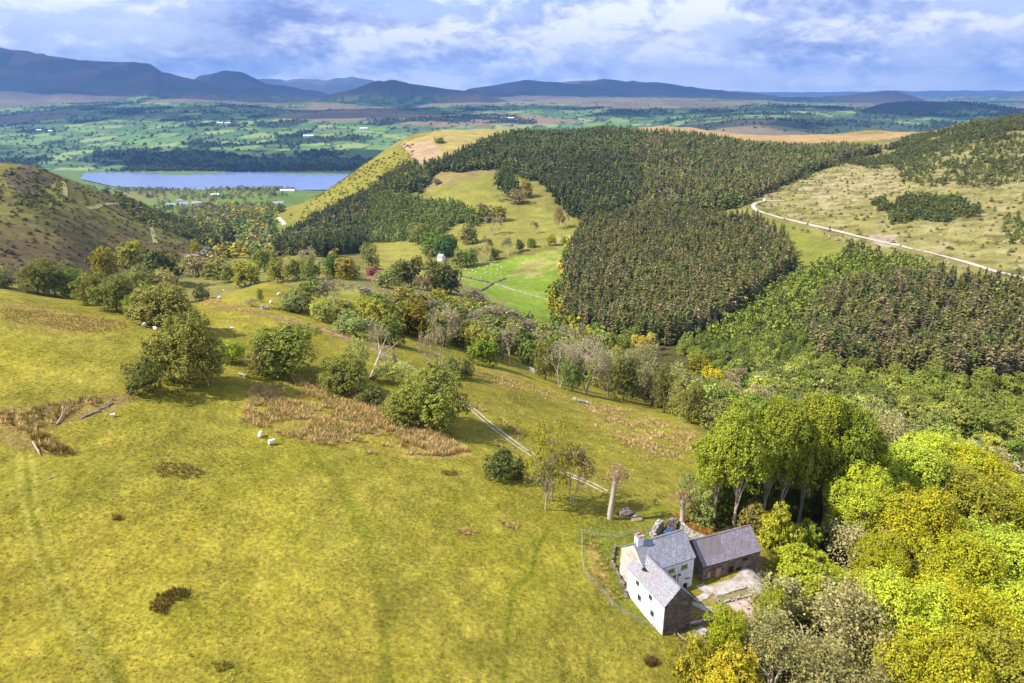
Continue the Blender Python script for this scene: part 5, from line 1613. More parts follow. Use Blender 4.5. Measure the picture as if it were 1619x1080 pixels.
pyd('wing_gable', [(-5.92,-3.83,-1.2),(-3.13,-3.83,-1.2),(-3.13,-3.83,2.75),(-4.525,-3.83,4.1),(-5.92,-3.83,2.75),(-5.92,-3.73,-1.2),(-3.13,-3.73,-1.2),(-3.13,-3.73,2.75),(-4.525,-3.73,4.1),(-5.92,-3.73,2.75)],
    [(0,1,2,3,4),(9,8,7,6,5),(1,6,7,2),(2,7,8,3),(3,8,9,4),(4,9,5,0),(0,5,6,1)], stoneM, house, label='dark bare stone gable of the wing')
roof(-5.9, -3.15, -3.8, 1.75, 2.75, 4.1, 'y', slateB, house, ovg=.06)
ch = part('chimney', [(-4.78, 1.95, 4.9, .62, .56, 1.5)], whiteM, house)
part('cap', [(-4.78, 1.95, 5.68, .74, .68, .09)], stoneP, ch)
V, F = tube([(-4.72, 1.95, 5.7), (-4.72, 1.95, 5.95), (-4.72, 1.95, 6.06)], [.11, .095, .12], 10)
link('chimney_pot', mesh_np('chimney_pot', V, F, None, True, [redM]), ch)
part('chimney_pot', [(-4.95, 1.95, 5.82, .14, .14, .2)], redM, ch)
for y, z in ((-.25, .95), (-2.2, .80)):
    window(house, (-5.9, y, z), 'x-', .42, .46, greenP, 2, 2)
for y, z in ((.15, 2.22), (-1.8, 2.18)):
    window(house, (-5.9, y, z), 'x-', .40, .38, greenP, 2, 3)
window(house, (-1.05, 0, 2.52), 'y-', .62, .42, creamP, 4, 2)
window(house, (-2.45, 0, 2.52), 'y-', .62, .42, creamP, 4, 2)
window(house, (-1.95, 0, 1.35), 'y-', .55, .75, creamP, 3, 3, True)
part('lintel', [(-1.95, -.10, 1.86, .95, .22, .10)], timberM, house)
part('door_opening', [(-.75, -.012, .30, .42, .03, .6)], darkM, house)
part('drip_ledge', [(-.62, -.07, 1.15, .5, .14, .04)], stoneM, house)
# hole in the wing roof, its darkness a near-black block, with broken timbers
hp = part('roof_hole', [(-5.28, .1, 3.50, .40, .40, .10, .3), (-5.35, -.1, 3.54, .06, .62, .05, .5), (-5.25, .2, 3.58, .6, .06, .05, .2)], darkM, house)
part('broken_batten', [(-5.15, .35, 3.72, .05, .5, .05, .6), (-5.45, .1, 3.50, .5, .05, .05, -.5)], timberM, hp)
V, F = tube([(-4.0, -2.6, 3.3), (-3.98, -2.6, 4.15), (-3.9, -2.5, 4.25), (-3.3, -1.9, 4.45)], [.06, .06, .045, .03], 6)
link('flue_pipe', mesh_np('flue_pipe', V, F, None, True, [timberM]), house)

barn = bpy.data.objects.new('stone_barn', None); C.objects.link(barn); barn.rotation_euler = (0, 0, HA - .05)
barn.location = HB + Vector((1.15 * math.cos(HA), 1.15 * math.sin(HA), 0))
barn['label'] = 'long brown stone barn with a purple slate roof right of the white farmhouse'; barn['category'] = 'barn'
gable_block('wall', 0, 6.5, 0, 3.7, 1.85, 3.35, 'x', stoneM, barn)
roof(0, 6.5, 0, 3.7, 1.85, 3.35, 'x', slateC, barn)
part('roof_patch', [(-1, -1, -1, .01, .01, .01)], slateC, barn) if False else None
part('door', [(1.75, -.02, .62, .55, .06, 1.15)], woodL, barn)
part('shutter', [(.72, -.02, .68, .42, .05, .62)], woodL, barn)
part('window_opening', [(4.75, -.012, 1.38, .5, .05, .36)], darkM, barn)
part('doorway', [(3.25, -.012, .5, .5, .05, 1.0)], darkM, barn)
part('doorway', [(4.15, -.012, .3, .55, .05, .55)], darkM, barn)
part('lintel', [(1.75, -.05, 1.27, .8, .09, .1), (4.75, -.05, 1.62, .75, .09, .08), (3.25, -.05, 1.07, .7, .09, .09)], timberM, barn)


# ------------------------------------------------------------------ draped strips and slabs
def drape(px, width, dz, name, m, label=None, kind='structure', step=.6, cross=3, off=0.0, taper=False, wob=0.0, thick=0):
    P3 = [place(u, v) for u, v in px]
    Q_ = []
    for a, b in zip(P3[:-1], P3[1:]):
        L_ = math.hypot(b[0] - a[0], b[1] - a[1]); k = max(2, int(L_ / step))
        for t in np.linspace(0, 1, k, endpoint=False):
            Q_.append((a[0] + (b[0] - a[0]) * t, a[1] + (b[1] - a[1]) * t))
    Q_.append(P3[-1][:2]); Q_ = np.array(Q_)
    for _ in range(int(6)):
        Q_[1:-1] = (Q_[:-2] + Q_[1:-1] * 2 + Q_[2:]) / 4
    T_ = unit(np.gradient(Q_, axis=0)); Nn_ = np.column_stack([-T_[:, 1], T_[:, 0]])
    V = []
    rg = np.random.default_rng(len(px) * 31 + int(width * 100))
    wv = width * (1 + wob * (fbm(Q_[:, 0], Q_[:, 1], 1.5, 3, 7) - .5) * 2)
    for k in range(cross + 1):
        s_ = (k / cross - .5)
        p_ = Q_ + Nn_ * (s_ * wv[:, None] + off)
        V.append(np.column_stack([p_, gz(p_[:, 0], p_[:, 1]) + dz]))
    V = np.stack(V, 1); n_ = len(Q_); V = V.reshape(-1, 3)
    idx = np.arange(n_ * (cross + 1)).reshape(n_, cross + 1)
    F = np.stack([idx[:-1, :-1], idx[:-1, 1:], idx[1:, 1:], idx[1:, :-1]], -1).reshape(-1, 4)[:, ::-1]
    return link(name, mesh_np(name, V, F, None, True, [m]), kind=kind, label=label), Q_


TRK = [(430,500),(480,512),(540,532),(590,553),(615,564),(635,572),(664,590),(690,605),(713,620),(740,643),(773,670),(807,696),(840,719),(873,739),(927,762),(958,778)]
drape(TRK, .42, .05, 'track', trackM, off=.42, wob=.45)
drape(TRK, .34, .05, 'track', trackM, off=-.42, wob=.6)
drape([(1240,318),(1212,318),(1196,320),(1188,326),(1197,334),(1220,341),(1260,351),(1300,360),(1345,371),(1395,384),(1440,394),(1492,405),(1530,415),(1560,426),(1590,434),(1640,446)], 3.4, .35, 'road', roadM, step=4, cross=5)
drape([(295,407),(318,403),(328,396),(336,388)], 4.5, .4, 'lane', roadM, step=6)
drape([(440,344),(446,350),(450,356)], 6, .5, 'lane', roadM, step=6)
drape([(100,288),(104,300),(102,318)], 3.0, .3, 'path', plain('trodden_grass', (0.28, 0.25, 0.08), (0.36, 0.32, 0.12), .3), step=4)
drape([(140,330),(190,322),(232,338),(240,360),(246,385)], 3.2, .3, 'path', plain('pale_trodden_grass', (0.24, 0.22, 0.09), (0.30, 0.27, 0.12), .3), step=5, wob=.5)


def slab(poly, dz, th, m, name, **kw):
    P2 = [place(u, v)[:2] for u, v in poly]
    z = max(float(gz(x, y)) for x, y in P2) + dz
    n_ = len(P2)
    V = [(x, y, z) for x, y in P2] + [(x, y, z - th) for x, y in P2]
    F = [tuple(range(n_))[::-1], tuple(range(n_, 2 * n_))] + [(i, (i + 1) % n_, n_ + (i + 1) % n_, n_ + i) for i in range(n_)]
    o = pyd(name, V, F, m, **kw)
    return o, z


def flatter(poly, m, name, dz=.03, **kw):
    """a paved patch that follows the ground"""
    P2 = [place(u, v)[:2] for u, v in poly]
    R_ = np.array(P2); x0, y0 = R_.min(0); x1, y1 = R_.max(0)
    k = 70
    gx, gy = np.meshgrid(np.linspace(x0, x1, k), np.linspace(y0, y1, k))
    ins = inpoly(gx, gy, P2)
    V = np.column_stack([gx.ravel(), gy.ravel(), gz(gx.ravel(), gy.ravel()) + dz])
    F = [(j * k + i, j * k + i + 1, (j + 1) * k + i + 1, (j + 1) * k + i) for j in range(k - 1) for i in range(k - 1) if ins[j, i] or ins[j + 1, i + 1] or ins[j + 1, i] or ins[j, i + 1]]
    return pyd(name, V, F, m, smooth=True, **kw)


flatter([(1118,929),(1160,915),(1213,902),(1222,925),(1205,945),(1185,934),(1135,944)], pavM, 'yard', kind='structure')
flatter([(1146,954),(1183,942),(1194,958),(1190,976),(1178,976),(1160,964)], pavR, 'terrace', kind='structure')
flatter([(1099,928),(1112,923),(1128,937),(1118,946),(1104,953),(1097,947),(1114,937)], pavM, 'garden_path', .05, kind='structure')
flatter([(1097,952),(1120,960),(1146,961),(1146,967),(1118,968),(1094,957)], pavM, 'garden_path', .05, kind='structure')
flatter([(1085,1000),(1110,990),(1122,1000),(1100,1012)], pavM, 'gateway_ground', .04, kind='structure')


def dry_wall(px, w, h, name, label, cat, m=stoneP, st=.28, top=None, seed=1, group=None, sz=1.0):
    """courses of rough stones along a line, one mesh"""
    R_ = np.random.default_rng(seed)
    P2 = [place(u, v)[:2] for u, v in px]
    bl = []
    for a, b in zip(P2[:-1], P2[1:]):
        L_ = math.hypot(b[0] - a[0], b[1] - a[1]); k = max(1, int(L_ / st)); an = math.atan2(b[1] - a[1], b[0] - a[0])
        for i in range(k):
            t = (i + .5) / k; x = a[0] + (b[0] - a[0]) * t; y = a[1] + (b[1] - a[1]) * t
            g = float(gz(x, y)); hh_ = h * R_.uniform(.75, 1.15); c_ = max(1, int(hh_ / (.16 * sz)))
            for j in range(c_):
                s_ = L_ / k * R_.uniform(.8, 1.15)
                bl.append((x + R_.normal(0, .03), y + R_.normal(0, .03), g + (j + .4) * .16 * sz, s_, w * R_.uniform(.8, 1.1), .17 * sz, an + R_.normal(0, .12)))
    V, F = boxes(bl)
    V = V + R_.normal(0, .012 * sz, V.shape)
    return link(name, mesh_np(name, V, F, None, False, [m]), label=label, cat=cat, group=group) if False else link(name, mesh_np(name, V, F, None, False, [m]), label=label, cat=cat, group=group)


dry_wall([(1131,945),(1181,931),(1188,942),(1137,956),(1131,945)], .16, .30, 'planter_wall', 'low rectangular stone planter on the farmhouse terrace', 'planter', seed=3, st=.2, sz=.6)
x, y, z = place(1160, 944)
flatter([(1134,946),(1180,933),(1185,941),(1138,953)], plain('planter_soil', (0.10, 0.09, 0.04), (0.22, 0.2, 0.08), 3, .95, .6), 'planter_soil', .16, kind='structure')
dry_wall([(1062,996),(1080,991),(1108,985),(1132,980)], .22, .34, 'garden_wall', 'low rough stone wall running right from the wing gable', 'wall', seed=4, st=.25, sz=.7)
dry_wall([(973,866),(969,880),(968,893),(975,905),(984,925),(992,948)], .24, .4, 'retaining_wall', 'curved retaining wall of rough stone close to the farmhouse gable', 'wall', stoneM, seed=5, st=.25, sz=.7)


def lump(name, u, v, sx, sy, sz, m, seed, label=None, cat=None, parent=None, rot=0, rough=.35, dz=0, xyz=None):
    """a rough rock like solid"""
    import bmesh
    bm = bmesh.new(); bmesh.ops.create_icosphere(bm, subdivisions=3, radius=1.0)
    R_ = np.random.default_rng(seed)
    o1 = R_.uniform(0, 50, 3)
    for w_ in bm.verts:
        p = w_.co
        k = 1 + rough * (float(vnoise(p.x * 1.6 + o1[0] + p.z, p.y * 1.6 + o1[1], seed)) - .5) * 2 + rough * .6 * (float(vnoise(p.x * 4 + o1[2] + p.z * 3, p.y * 4, seed + 1)) - .5)
        q = p * k
        w_.co = Vector((math.copysign(abs(q.x) ** .75, q.x) * sx, math.copysign(abs(q.y) ** .75, q.y) * sy, math.copysign(abs(q.z) ** .75, q.z) * sz))
    me = bpy.data.meshes.new(name); bm.to_mesh(me); bm.free(); me.materials.append(m)
    x, y, z = xyz if xyz is not None else place(u, v)
    return link(name, me, parent, (x, y, z + dz), rot, None, label, cat)


# ruined outbuilding behind the farmhouse
ru = bpy.data.objects.new('ruined_outbuilding', None); C.objects.link(ru); bx_, by_, bz_ = place(1056, 846)
ru.location = (bx_, by_, bz_); ru['label'] = 'ruined stone outbuilding with two standing wall stumps behind the farmhouse'; ru['category'] = 'ruin'


def rel(u, v):
    x, y, z = place(u, v); return (x - bx_, y - by_, z - bz_)


def stump_wall(px, w, hs, m, seed):
    """standing length of ruined wall: courses of stones stepping down at the ends"""
    R_ = np.random.default_rng(seed); P2 = [rel(u, v) for u, v in px]; bl = []
    a, b = np.array(P2[0]), np.array(P2[1]); L_ = math.hypot(*(b - a)[:2]); an = math.atan2(b[1] - a[1], b[0] - a[0])
    for i in range(max(2, int(L_ / .2))):
        t = (i + .5) / max(2, int(L_ / .2)); hh_ = np.interp(t, np.linspace(0, 1, len(hs)), hs) * R_.uniform(.9, 1.1)
        for row in (-.5, .5):
            for j in range(int(hh_ / .13)):
                p = a + (b - a) * t
                nx_, ny_ = -math.sin(an) * row * w * .5, math.cos(an) * row * w * .5
                bl.append((p[0] + nx_ + R_.normal(0, .03), p[1] + ny_ + R_.normal(0, .03), p[2] - .2 + j * .13, .22 * R_.uniform(.7, 1.2), w * .55 * R_.uniform(.8, 1.1), .145, an + R_.normal(0, .15)))
    V, F = boxes(bl); V = V + R_.normal(0, .014, V.shape)
    link('wall_stump', mesh_np('wall_stump', V, F, None, False, [m]), ru)


stump_wall([(1030,848),(1046,836)], .5, [.5, 1.1, 1.5, 1.6, 1.1], stoneP, 51)
stump_wall([(1052,838),(1070,842)], .6, [1.2, 1.8, 1.9, 1.7, 1.5], stoneM, 52)
stump_wall([(1028,842),(1036,850)], .4, [.3, .6, .7], stoneP, 53)
x, y, z = place(1058, 845)
tp = lump('tarpaulin', 0, 0, .55, .4, .18, blueM, 14, 'blue tarpaulin crumpled inside the ruined outbuilding', 'tarpaulin', None, .2, .3, .25, (x, y, z))
R_ = np.random.default_rng(8); bl = []
pa = place(1072, 838); pb = place(1118, 866)
for i in range(900):
    t = R_.uniform(0, 1); s_ = R_.normal(0, .42)
    x = pa[0] + (pb[0] - pa[0]) * t - (pb[1] - pa[1]) * .12 * s_; y = pa[1] + (pb[1] - pa[1]) * t + (pb[0] - pa[0]) * .16 * s_
    k = R_.uniform(.08, .2)
    bl.append((x, y, float(gz(x, y)) + max(0, 1.25 - abs(s_) * 1.1) * R_.uniform(.5, 1.0), k * 1.5, k, k * .6, R_.uniform(0, 3)))
V, F = boxes(bl); V = V + R_.normal(0, .012, V.shape)
link('rubble_wall', mesh_np('rubble_wall', V, F, None, False, [stoneP]), label='long collapsed wall of pale rubble between the ruin and the barn', cat='wall')
BR = [rushes([(1068,812),(1085,815),(1128,838),(1122,848),(1075,828)], .2, 40, 90, 1, [(0.45,0.22,0.07),(0.38,0.2,0.07)], .7, 1.2, 861), rushes([(1070,808),(1130,835),(1200,830),(1200,812),(1120,800)], .5, 40, 100, .5, [(0.20,0.22,0.05)], .7, 1.2, 862)]
Q = np.concatenate(BR)
stuff_mesh('dead_bracken', TU, Q[:, 0], Q[:, 1], Q[:, 2], Q[:, 3] * .8, RR_.uniform(0, 6.28, len(Q)), Q[:, 4:7], [rushM])

# pollard, old stump and the uprooted tree
def pollard(u, vb, vt, r_, label, lean, seed, name='pollard_tree', tw=1.0):
    x, y, z = place(u, vb); _, q = ray(u, vt); H_ = CAMZ + q * y - z
    root = bpy.data.objects.new(name, None); C.objects.link(root); root.location = (x, y, z - .1); root['label'] = label; root['category'] = 'tree'
    ht = H_ * .84
    parts = [tube([(0, 0, -.4), (0, 0, .25), (lean * .3, 0, ht * .4), (lean * .7, 0, ht * .8), (lean, 0, ht)], [r_ * 1.7, r_ * 1.15, r_ * .9, r_ * .95, r_ * 1.1], 9)]
    R2 = np.random.default_rng(seed)
    for i in range(7):
        a_ = i * .9; d_ = np.array([math.cos(a_) * .5, math.sin(a_) * .5, .5]); s0 = np.array([lean, 0, ht * .95])
        parts.append(tube([s0, s0 + d_ * r_ * 2, s0 + d_ * r_ * 3.4 + (0, 0, .25)], [r_ * .5, r_ * .35, r_ * .15], 5))
    V, F = cat_vf(parts); V = V + R2.normal(0, r_ * .05, V.shape)
    link('trunk', mesh_np('pollard_trunk', V, F, None, True, [paleBark]), root)
    S, tips = twig_tree(H_ * .34, H_ * .24 * tw, seed, 4, r0=.05, spread=.95, multi=7, rmin=.012, kids=(2, 4))
    V, F = segs_mesh(S, 3); idx = R2.integers(0, len(tips), 900)
    V2, F2 = leaf_quads(tips[idx] + R2.normal(0, .12, (900, 3)), np.tile([0, 0, .5], (900, 1)), .10, R2, 1)
    VV, FF = cat_vf([(V, F), (V2, F2)])
    o = link('crown', mesh_np('pollard_crown', VV, FF, None, False, [twigM, leafM], np.r_[np.zeros(len(F), int), np.ones(len(F2), int)]), root, (lean, 0, ht * .88))
    o.color = (0.36, 0.24, 0.13, 1)
    return root


pollard(964, 820, 738, .29, 'thick pale pollard trunk with a tuft of bare shoots beside the track end', .45, 3)
pollard(1079, 828, 778, .30, 'short stout pollard stump with bare shoots behind the ruin', -.25, 4, tw=1.3)
us = lump('uprooted_stump', 990, 815, .95, .5, .55, rockM, 21, 'dark upturned root plate of a fallen tree beside the pollard', 'stump', None, .2, .5, .25)
lump('stone', 0, 0, .5, .3, .2, stoneP, 22, parent=us, xyz=(.9, -.2, -.3))
us2 = lump('earth_mound', 1008, 822, .7, .4, .25, plain('bare_earth', (0.14, 0.11, 0.06), (0.28, 0.22, 0.12), 3), 23, 'small mound of bare earth right of the upturned root plate', 'mound', None, .3, .3, .05)


# fence round the garden
def fence(px, hgt, label, mesh=True, every=1, pm=postM, r_=.045):
    P3 = [place(u, v) for u, v in px]
    root = bpy.data.objects.new('wire_fence', None); C.objects.link(root); root.location = P3[0]; root['label'] = label; root['category'] = 'fence'
    o = np.array(P3[0])
    for i, p in enumerate(P3):
        b = np.array(p) - o
        V, F = tube([b + (0, 0, -.2), b + (0, 0, hgt * .5), b + (random.uniform(-.03, .03), 0, hgt)], [r_, r_, r_ * .9], 6)
        link('post', mesh_np('post', V, F, None, False, [pm]), root)
    S = []
    for a, b in zip(P3[:-1], P3[1:]):
        a = np.array(a) - o; b = np.array(b) - o
        for k in (.25, .5, .72, .95):
            S.append((*(a + (0, 0, hgt * k)), *(b + (0, 0, hgt * k)), .007, .007))
        if mesh:
            L_ = np.linalg.norm(b - a)
            for t in np.arange(0, 1, .12 / L_):
                q = a + (b - a) * t; S.append((*(q + (0, 0, .05)), *(q + (0, 0, hgt * .7)), .004, .004))
    V, F = segs_mesh(S, 3)
    link('wire', mesh_np('wire', V, F, None, False, [wireM]), root)


fence([(920,845),(920,866),(920,886),(923,903),(932,918),(943,928),(955,940),(969,960),(994,977),(1031,993),(1050,1001)], .62, 'wire mesh fence with pale posts curving round the left of the farmhouse garden')
fence([(920,845),(945,848),(972,852),(990,846),(1008,842),(1023,846),(1040,836)], .6, 'post and wire fence along the top of the garden behind the chimney', False)
fence([(1078,1050),(1080,1066),(1082,1084)], .7, 'three dark posts at the bottom corner of the pasture', False, pm=timberM)
rl = bpy.data.objects.new('fallen_rails', None)
x, y, z = place(1062, 1000)
o = part('broken_gate', [(0, 0, .35, .9, .05, .06, .25), (.25, -.15, .3, .05, .05, .75), (.6, -.5, .12, .06, 1.0, .06, .5), (-.45, 0, .25, .05, .05, .6)], postM, None)
bpy.data.objects.remove(rl)
o.location = (x, y, z); o['label'] = 'broken wooden hurdle leaning at the foot of the wing gable'; o['category'] = 'hurdle'

# stone and boundary details
dry_wall([(178,638),(168,644),(157,648)], .2, .2, 'stone_bank', 'short dark stony bank right of the ditch end on the left', 'bank', rockM, st=.5, seed=31)
dry_wall([(158,650),(140,657),(128,662)], .3, .28, 'stone_bank', 'dark stones below the ditch, left of the short stony bank', 'bank', rockM, st=.5, seed=32)
dry_wall([(412,487),(418,489),(425,490)], .8, .7, 'stone_heap', 'small grey stone heap below the slender young tree', 'stones', seed=33)
dry_wall([(905,632),(918,636),(935,640)], .8, .5, 'stone_heap', 'pale stone heap under the bare ash hedgerow', 'stones', seed=34)
dry_wall([(838,584),(848,592)], .9, .8, 'stone_heap', 'pinkish boulders in the gap left of the bare ash hedgerow', 'stones', seed=35)
dry_wall([(722,436),(757,444),(779,448)], 1.3, 1.0, 'field_wall', 'old field wall down the left of the green meadow', 'wall', stoneM, st=3.2, seed=36, sz=2)
dry_wall([(760,460),(770,454),(779,448),(800,440)], 1.1, .9, 'field_wall', 'dark bank crossing the green meadow to the pale gateway', 'wall', stoneM, st=3.0, seed=37, sz=2.5)
dry_wall([(782,449),(810,458),(845,468),(880,480)], 1.0, .7, 'field_wall', 'pale field wall running right from the pale gateway', 'wall', stoneP, st=4.2, seed=38, sz=3)


def log(u0, v0, u1, v1, r_, label, name='fallen_branch', forks=3, cat='branch'):
    a = np.array(place(u0, v0)); b = np.array(place(u1, v1)); o_ = a.copy(); b = b - a
    L_ = np.linalg.norm(b)
    S = []
    R2 = np.random.default_rng(int(u0))
    mid = b * .5 + (0, 0, .1 + L_ * .06)
    parts = [tube([(0, 0, r_), mid, b + (0, 0, r_ + .1)], [r_, r_ * .8, r_ * .4], 6)]
    for i in range(forks):
        s_ = mid * R2.uniform(.6, 1.6); e_ = s_ + unit(b) * L_ * .3 + R2.normal(0, L_ * .12, 3) + (0, 0, .15)
        parts.append(tube([s_, (s_ + e_) / 2 + (0, 0, .05), e_], [r_ * .45, r_ * .35, r_ * .15], 4))
    V, F = cat_vf(parts)
    return link(name, mesh_np(name, V, F, None, True, [paleBark]), None, tuple(o_), label=label, cat=cat)


log(90, 672, 106, 652, .09, 'pale dead branch lying across the ditch on the left')
log(52, 700, 64, 722, .10, 'pale fallen post leaning off the rush bank at the left edge', forks=1)
log(378, 592, 396, 598, .14, 'bleached fallen bough right of the tall pasture hawthorn', forks=4)
log(586, 600, 618, 548, .22, 'fallen grey trunk propped under the leaning dead tree', forks=6)
log(76, 758, 90, 754, .05, 'tiny pale stick lying in the lower left pasture', forks=1)
log(463, 485, 470, 494, .3, 'white weathered stump in front of the thicket', forks=4)
log(505, 506, 514, 500, .25, 'white dead bough at the right end of the thicket', forks=3)


# dead spar on the felled slope
def spar(u, vb, vt, label):
    x, y, z = place(u, vb); _, q = ray(u, vt); H_ = CAMZ + q * y - z
    S = [(0, 0, -.3, 0, 0, H_, .28, .08)]
    R2 = np.random.default_rng(int(u))
    for i in range(16):
        h_ = H_ * R2.uniform(.35, .95); a_ = R2.uniform(0, 6.28); l_ = H_ * .14
        S.append((0, 0, h_, math.cos(a_) * l_, math.sin(a_) * l_, h_ + l_ * .3, .08, .03))
    V, F = segs_mesh(S, 5)
    link('dead_tree', mesh_np('dead_tree', V, F, None, False, [paleBark]), None, (x, y, z), label=label, cat='tree')


spar(1570, 314, 288, 'dead white spar with stub branches on the felled slope')
spar(1606, 300, 262, 'tall thin dead spar at the right edge of the felled slope')
spar(1240, 480, 455, 'thin dead stem standing at the corner of the plantation')

# low rhododendron
xx_ = place(588, 433)
T(590, 424, 436, 22, 'bush', (0.28, 0.05, 0.10), 'crimson rhododendron bush in the hollow by the small field', 'bush', 'bush')

# ------------------------------------------------------------------ sheep
def make_sheep():
    me = bpy.data.meshes.new('sheep_skeleton')
    vs = [(-.26, 0, .34), (0, 0, .36), (.22, 0, .36), (.33, 0, .43), (.44, 0, .42),
          (-.22, .09, .2), (-.22, .09, 0), (-.22, -.09, .2), (-.22, -.09, 0), (.2, .08, .2), (.2, .08, 0), (.2, -.08, .2), (.2, -.08, 0), (.35, .075, .47), (.35, -.075, .47)]
    es = [(1, 0), (1, 2), (2, 3), (3, 4), (0, 5), (5, 6), (0, 7), (7, 8), (2, 9), (9, 10), (2, 11), (11, 12), (3, 13), (3, 14)]
    me.from_pydata(vs, es, []); o = bpy.data.objects.new('sk', me); C.objects.link(o)
    md = o.modifiers.new('s', 'SKIN'); 
    rad = [.16, .185, .15, .075, .045, .05, .028, .05, .028, .045, .026, .045, .026, .02, .02]
    for v_, r_ in zip(me.skin_vertices[0].data, rad):
        v_.radius = (r_, r_)
    me.skin_vertices[0].data[1].use_root = True
    o.modifiers.new('b', 'SUBSURF').levels = 2
    dg = bpy.context.evaluated_depsgraph_get(); m2 = bpy.data.meshes.new_from_object(o.evaluated_get(dg)); bpy.data.objects.remove(o)
    m2.name = 'sheep'; m2.materials.clear(); m2.materials.append(woolM); m2.polygons.foreach_set('use_smooth', [True] * len(m2.polygons))
    return m2


shm = make_sheep()
SH = [(429,703,1.25,'white sheep grazing right of the pair in the near pasture below the rush bed'),(412,691,1.25,'white sheep left of the pair in the near pasture below the rush bed'),
 (229,517,1.3,'white ewe beside the damp brown patch, left of the pair'),(246,523,1.3,'white ewe lying nearest the tall hawthorn crown'),
 (20,457,1.6,'white sheep by the small dark bush at the left field edge'),(14,436,1.6,'white sheep above the small dark bush at the left field edge'),
 (366,522,1.2,'white sheep between the tall hawthorn and the broad round tree'),(180,659,.8,'small lamb alone near the ditch'),
 (333,449,1.5,'sheep highest on the field above the track'),(354,460,1.5,'one of two sheep close together above the track'),(358,462,1.5,'the other of two sheep close together above the track'),
 (347,474,1.5,'sheep just above the brown rush line'),(441,467,1.4,'sheep near the belt of trees above the track'),(429,480,1.4,'sheep between the stone heap and the grey thicket bush'),
 (33,456,1.4,'sheep right of the small dark bush'),(492,443,1.4,'white sheep under the belt trees on the right')]
for i, (u, v, s_, lb) in enumerate(SH):
    x, y, z = place(u, v)
    link('sheep', shm, None, (x, y, z), random.uniform(0, 6.28), s_, lb, 'sheep')
R2 = random.Random(5)
for u, v in [(726,419),(733,420),(738,427),(745,417),(750,421),(756,418),(758,424),(764,417),(766,428),(770,422),(775,418),(775,434),(781,420),(784,426),(788,421),(789,430),(755,431),(748,428),(761,440),(770,431),(783,434),(741,433),(795,424),(899,410),(893,405)]:
    x, y, z = place(u + R2.uniform(-2, 2), v + R2.uniform(-1, 1))
    link('sheep', shm, None, (x, y, z), R2.uniform(0, 6.28), 1.8, 'white sheep of the flock on the far green meadow', 'sheep', 'flock on the far meadow')

# ------------------------------------------------------------------ vehicle on the forest road
x, y, z = place(1208, 319)
vr = bpy.data.objects.new('van', None); C.objects.link(vr); vr.location = (x, y, z + .35); vr.rotation_euler = (0, 0, 1.2); vr.scale = (1.15,) * 3
vr['label'] = 'white van parked at the bend of the pale forest road'; vr['category'] = 'van'
pyd('body', [(-2.2,-.85,.35),(2.2,-.85,.35),(2.2,.85,.35),(-2.2,.85,.35),(-2.2,-.85,1.9),(.9,-.85,1.95),(.9,.85,1.95),(-2.2,.85,1.9),(1.5,-.8,1.15),(2.2,-.8,1.0),(2.2,.8,1.0),(1.5,.8,1.15)],
    [(3,2,1,0),(4,5,6,7),(0,4,7,3),(0,1,9,8,5,4),(2,3,7,6,11,10),(1,2,10,9),(8,9,10,11),(5,8,11,6)], carM, vr)
part('windscreen', [(1.28, 0, 1.55, .06, 1.4, .5)], glassM, vr)
for sx in (-1.4, 1.4):
    for sy in (-.8, .8):
        V, F = tube([(sx, sy - .12, .36), (sx, sy + .12, .36)], [.36, .36], 14)
        cap = [(tuple(range(14)))]
        w_ = link('wheel', mesh_np('wheel', V, F, None, False, [tyreM]), vr)
        V2 = V.copy(); pyd('rim', list(V2[:14] * [1, 1.0, 1]) + list(V2[14:]), [tuple(range(14))[::-1], tuple(range(14, 28))], wireM, w_)


# ------------------------------------------------------------------ other houses
def cottage(u, v, L_, Wd_, he, hr, rot, label, wall=None, rf=None, wins=3, group=None, name='house', dz=0, ext=None):
    x, y, z = place(u, v)
    root = bpy.data.objects.new(name, None); C.objects.link(root); root.location = (x, y, z + dz); root.rotation_euler = (0, 0, rot)
    root['label'] = label; root['category'] = 'house'
    if group: root['group'] = group
    gable_block('wall', -L_ / 2, L_ / 2, -Wd_ / 2, Wd_ / 2, he, hr, 'x', wall or whiteM, root, zb=-4)
    ov = .06 * Wd_; sl = (hr - he) / (Wd_ / 2)
    V = []; 
    for s_ in (-1, 1):
        V += [(-L_ / 2 - ov, 0, hr + .12), (L_ / 2 + ov, 0, hr + .12), (L_ / 2 + ov, s_ * (Wd_ / 2 + ov), he - sl * ov + .12), (-L_ / 2 - ov, s_ * (Wd_ / 2 + ov), he - sl * ov + .12)]
    V += [(a, b, c_ + .25) for a, b, c_ in V]
    F = [(0,1,2,3),(7,6,5,4),(11,10,9,8),(12,13,14,15),(3,2,10,11),(15,14,6,7),(0,3,11,8),(1,9,10,2),(4,12,15,7),(5,6,14,13)]
    r_ = pyd('roof', V, F, rf or greyRoof, root)
    part('chimney', [(-L_ / 2 + .5, 0, hr + .45, .7, .6, 1.3)], stoneP, r_)
    for i in range(wins):
        xx = -L_ / 2 + L_ * (i + .5) / wins
        for zz_ in ([he * .3, he * .75] if he > 2.6 else [he * .55]):
            part('window', [(xx, -Wd_ / 2 - .02, zz_, .5, .06, .55)], glassM, root)
    return root


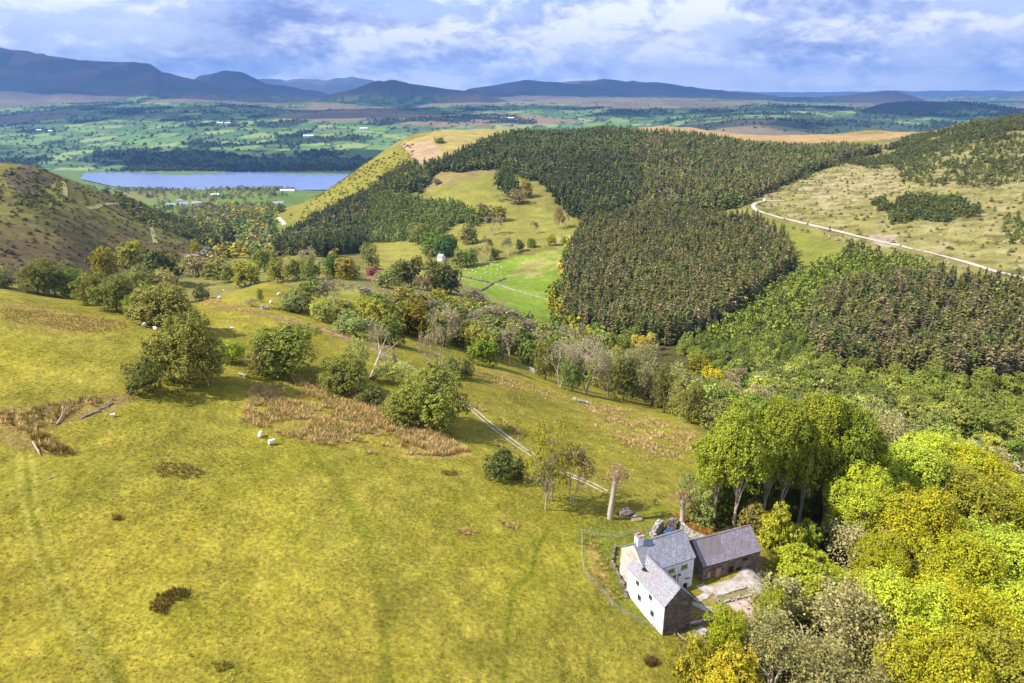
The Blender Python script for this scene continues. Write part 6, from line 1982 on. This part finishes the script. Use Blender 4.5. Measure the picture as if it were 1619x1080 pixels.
cottage(698, 412, 5.2, 3.6, 3.0, 4.8, -.7, 'small white farmhouse with a grey roof among the dark trees below the meadows')
LK = [(272,327,26,10,5,9,.1),(292,326,20,9,6,10,.15),(312,325,22,10,6,10,.05),(326,324,16,9,6,9,.2),(284,320,14,9,5,8,.4),(340,310,22,9,4,7,.3)]
for i, (u, v, L_, W_, he, hr, ro) in enumerate(LK):
    cottage(u, v, L_, W_, he, hr, ro, ['long grey roofed house at the left of the lakeside village', 'white house second in the lakeside village row', 'white long house in the middle of the lakeside village row', 'red brown house at the right of the lakeside village row', 'small house behind the lakeside village row', 'low pale barn by the lakeside trees'][i],
            wall=[whiteM, whiteM, whiteM, timberM, whiteM, stoneP][i], rf=[greyRoof, greyRoof, greyRoof, timberM, greyRoof, carM][i], wins=4)
cottage(440, 324, 24, 11, 5, 9, .3, 'pale house above the lane at the foot of the yellow hill', wins=4)
cottage(455, 303, 46, 14, 5, 8, .05, 'long white sheds on the near lake shore by the yellow hill', rf=carM, wins=5)
FM = [(488,217,60,20,9,14,.1,'white farm buildings on the green slope beyond the lake'),(575,205,50,18,9,14,.3,'white farm on the green slope left of the brown moor'),
      (808,188,44,16,8,13,.2,'white farm at the right end of the brown moor strip'),(62,207,34,14,6,10,.1,'pale farm sheds in the left valley fields'),(80,208,26,14,6,10,.2,'second group of pale sheds in the left valley fields'),
      (348,196,40,16,8,13,.2,'low farm on the lit hillside beyond the lake'),(360,196,36,16,8,13,.5,'second building of the low farm on the lit hillside'),(10,199,34,14,6,10,.1,'pale farm at the far left edge of the valley')]
for u, v, L_, W_, he, hr, ro, lb in FM:
    cottage(u, v, L_, W_, he, hr, ro, lb, rf=carM, wins=4, name='farm_building')

# ------------------------------------------------------------------ clouds above the frame that shade the far valley
cloudM, N = new_mat('cloud', 1.0, 0.0)
N.b.inputs['Base Color'].default_value = (0.85, 0.86, 0.9, 1)
tb = N.n('ShaderNodeBsdfTransparent')
N.t.links.new(N.n('ShaderNodeMixShader', {0: 0.55, 1: tb.outputs[0], 2: N.b.outputs[0]}).outputs[0], N.o.inputs[0])


def cloud(gx_, gy_, rx, ry, seed, alt=1750.0):
    """a cumulus whose shadow falls on (gx_, gy_)"""
    g = float(gz(gx_, gy_)); k = (alt - g) / sdir.z
    px, py = gx_ + sdir.x * k, gy_ + sdir.y * k
    import bmesh
    bm = bmesh.new(); bmesh.ops.create_icosphere(bm, subdivisions=5, radius=1.0)
    for v_ in bm.verts:
        p = v_.co
        n_ = float(fbm(p.x * 1.7 + seed, p.y * 1.7 + p.z, 1.0, 5, seed)) - .5
        kk = 1 + 1.1 * n_
        v_.co = Vector((p.x * kk * rx, p.y * kk * ry, (p.z if p.z > 0 else p.z * .25) * kk * min(rx, ry) * .22))
    me = bpy.data.meshes.new('cloud'); bm.to_mesh(me); bm.free(); me.materials.append(cloudM)
    me.polygons.foreach_set('use_smooth', [True] * len(me.polygons))
    link('cloud', me, None, (px, py, alt), kind='structure')


for c_ in CLOUDS:
    cloud(*c_)
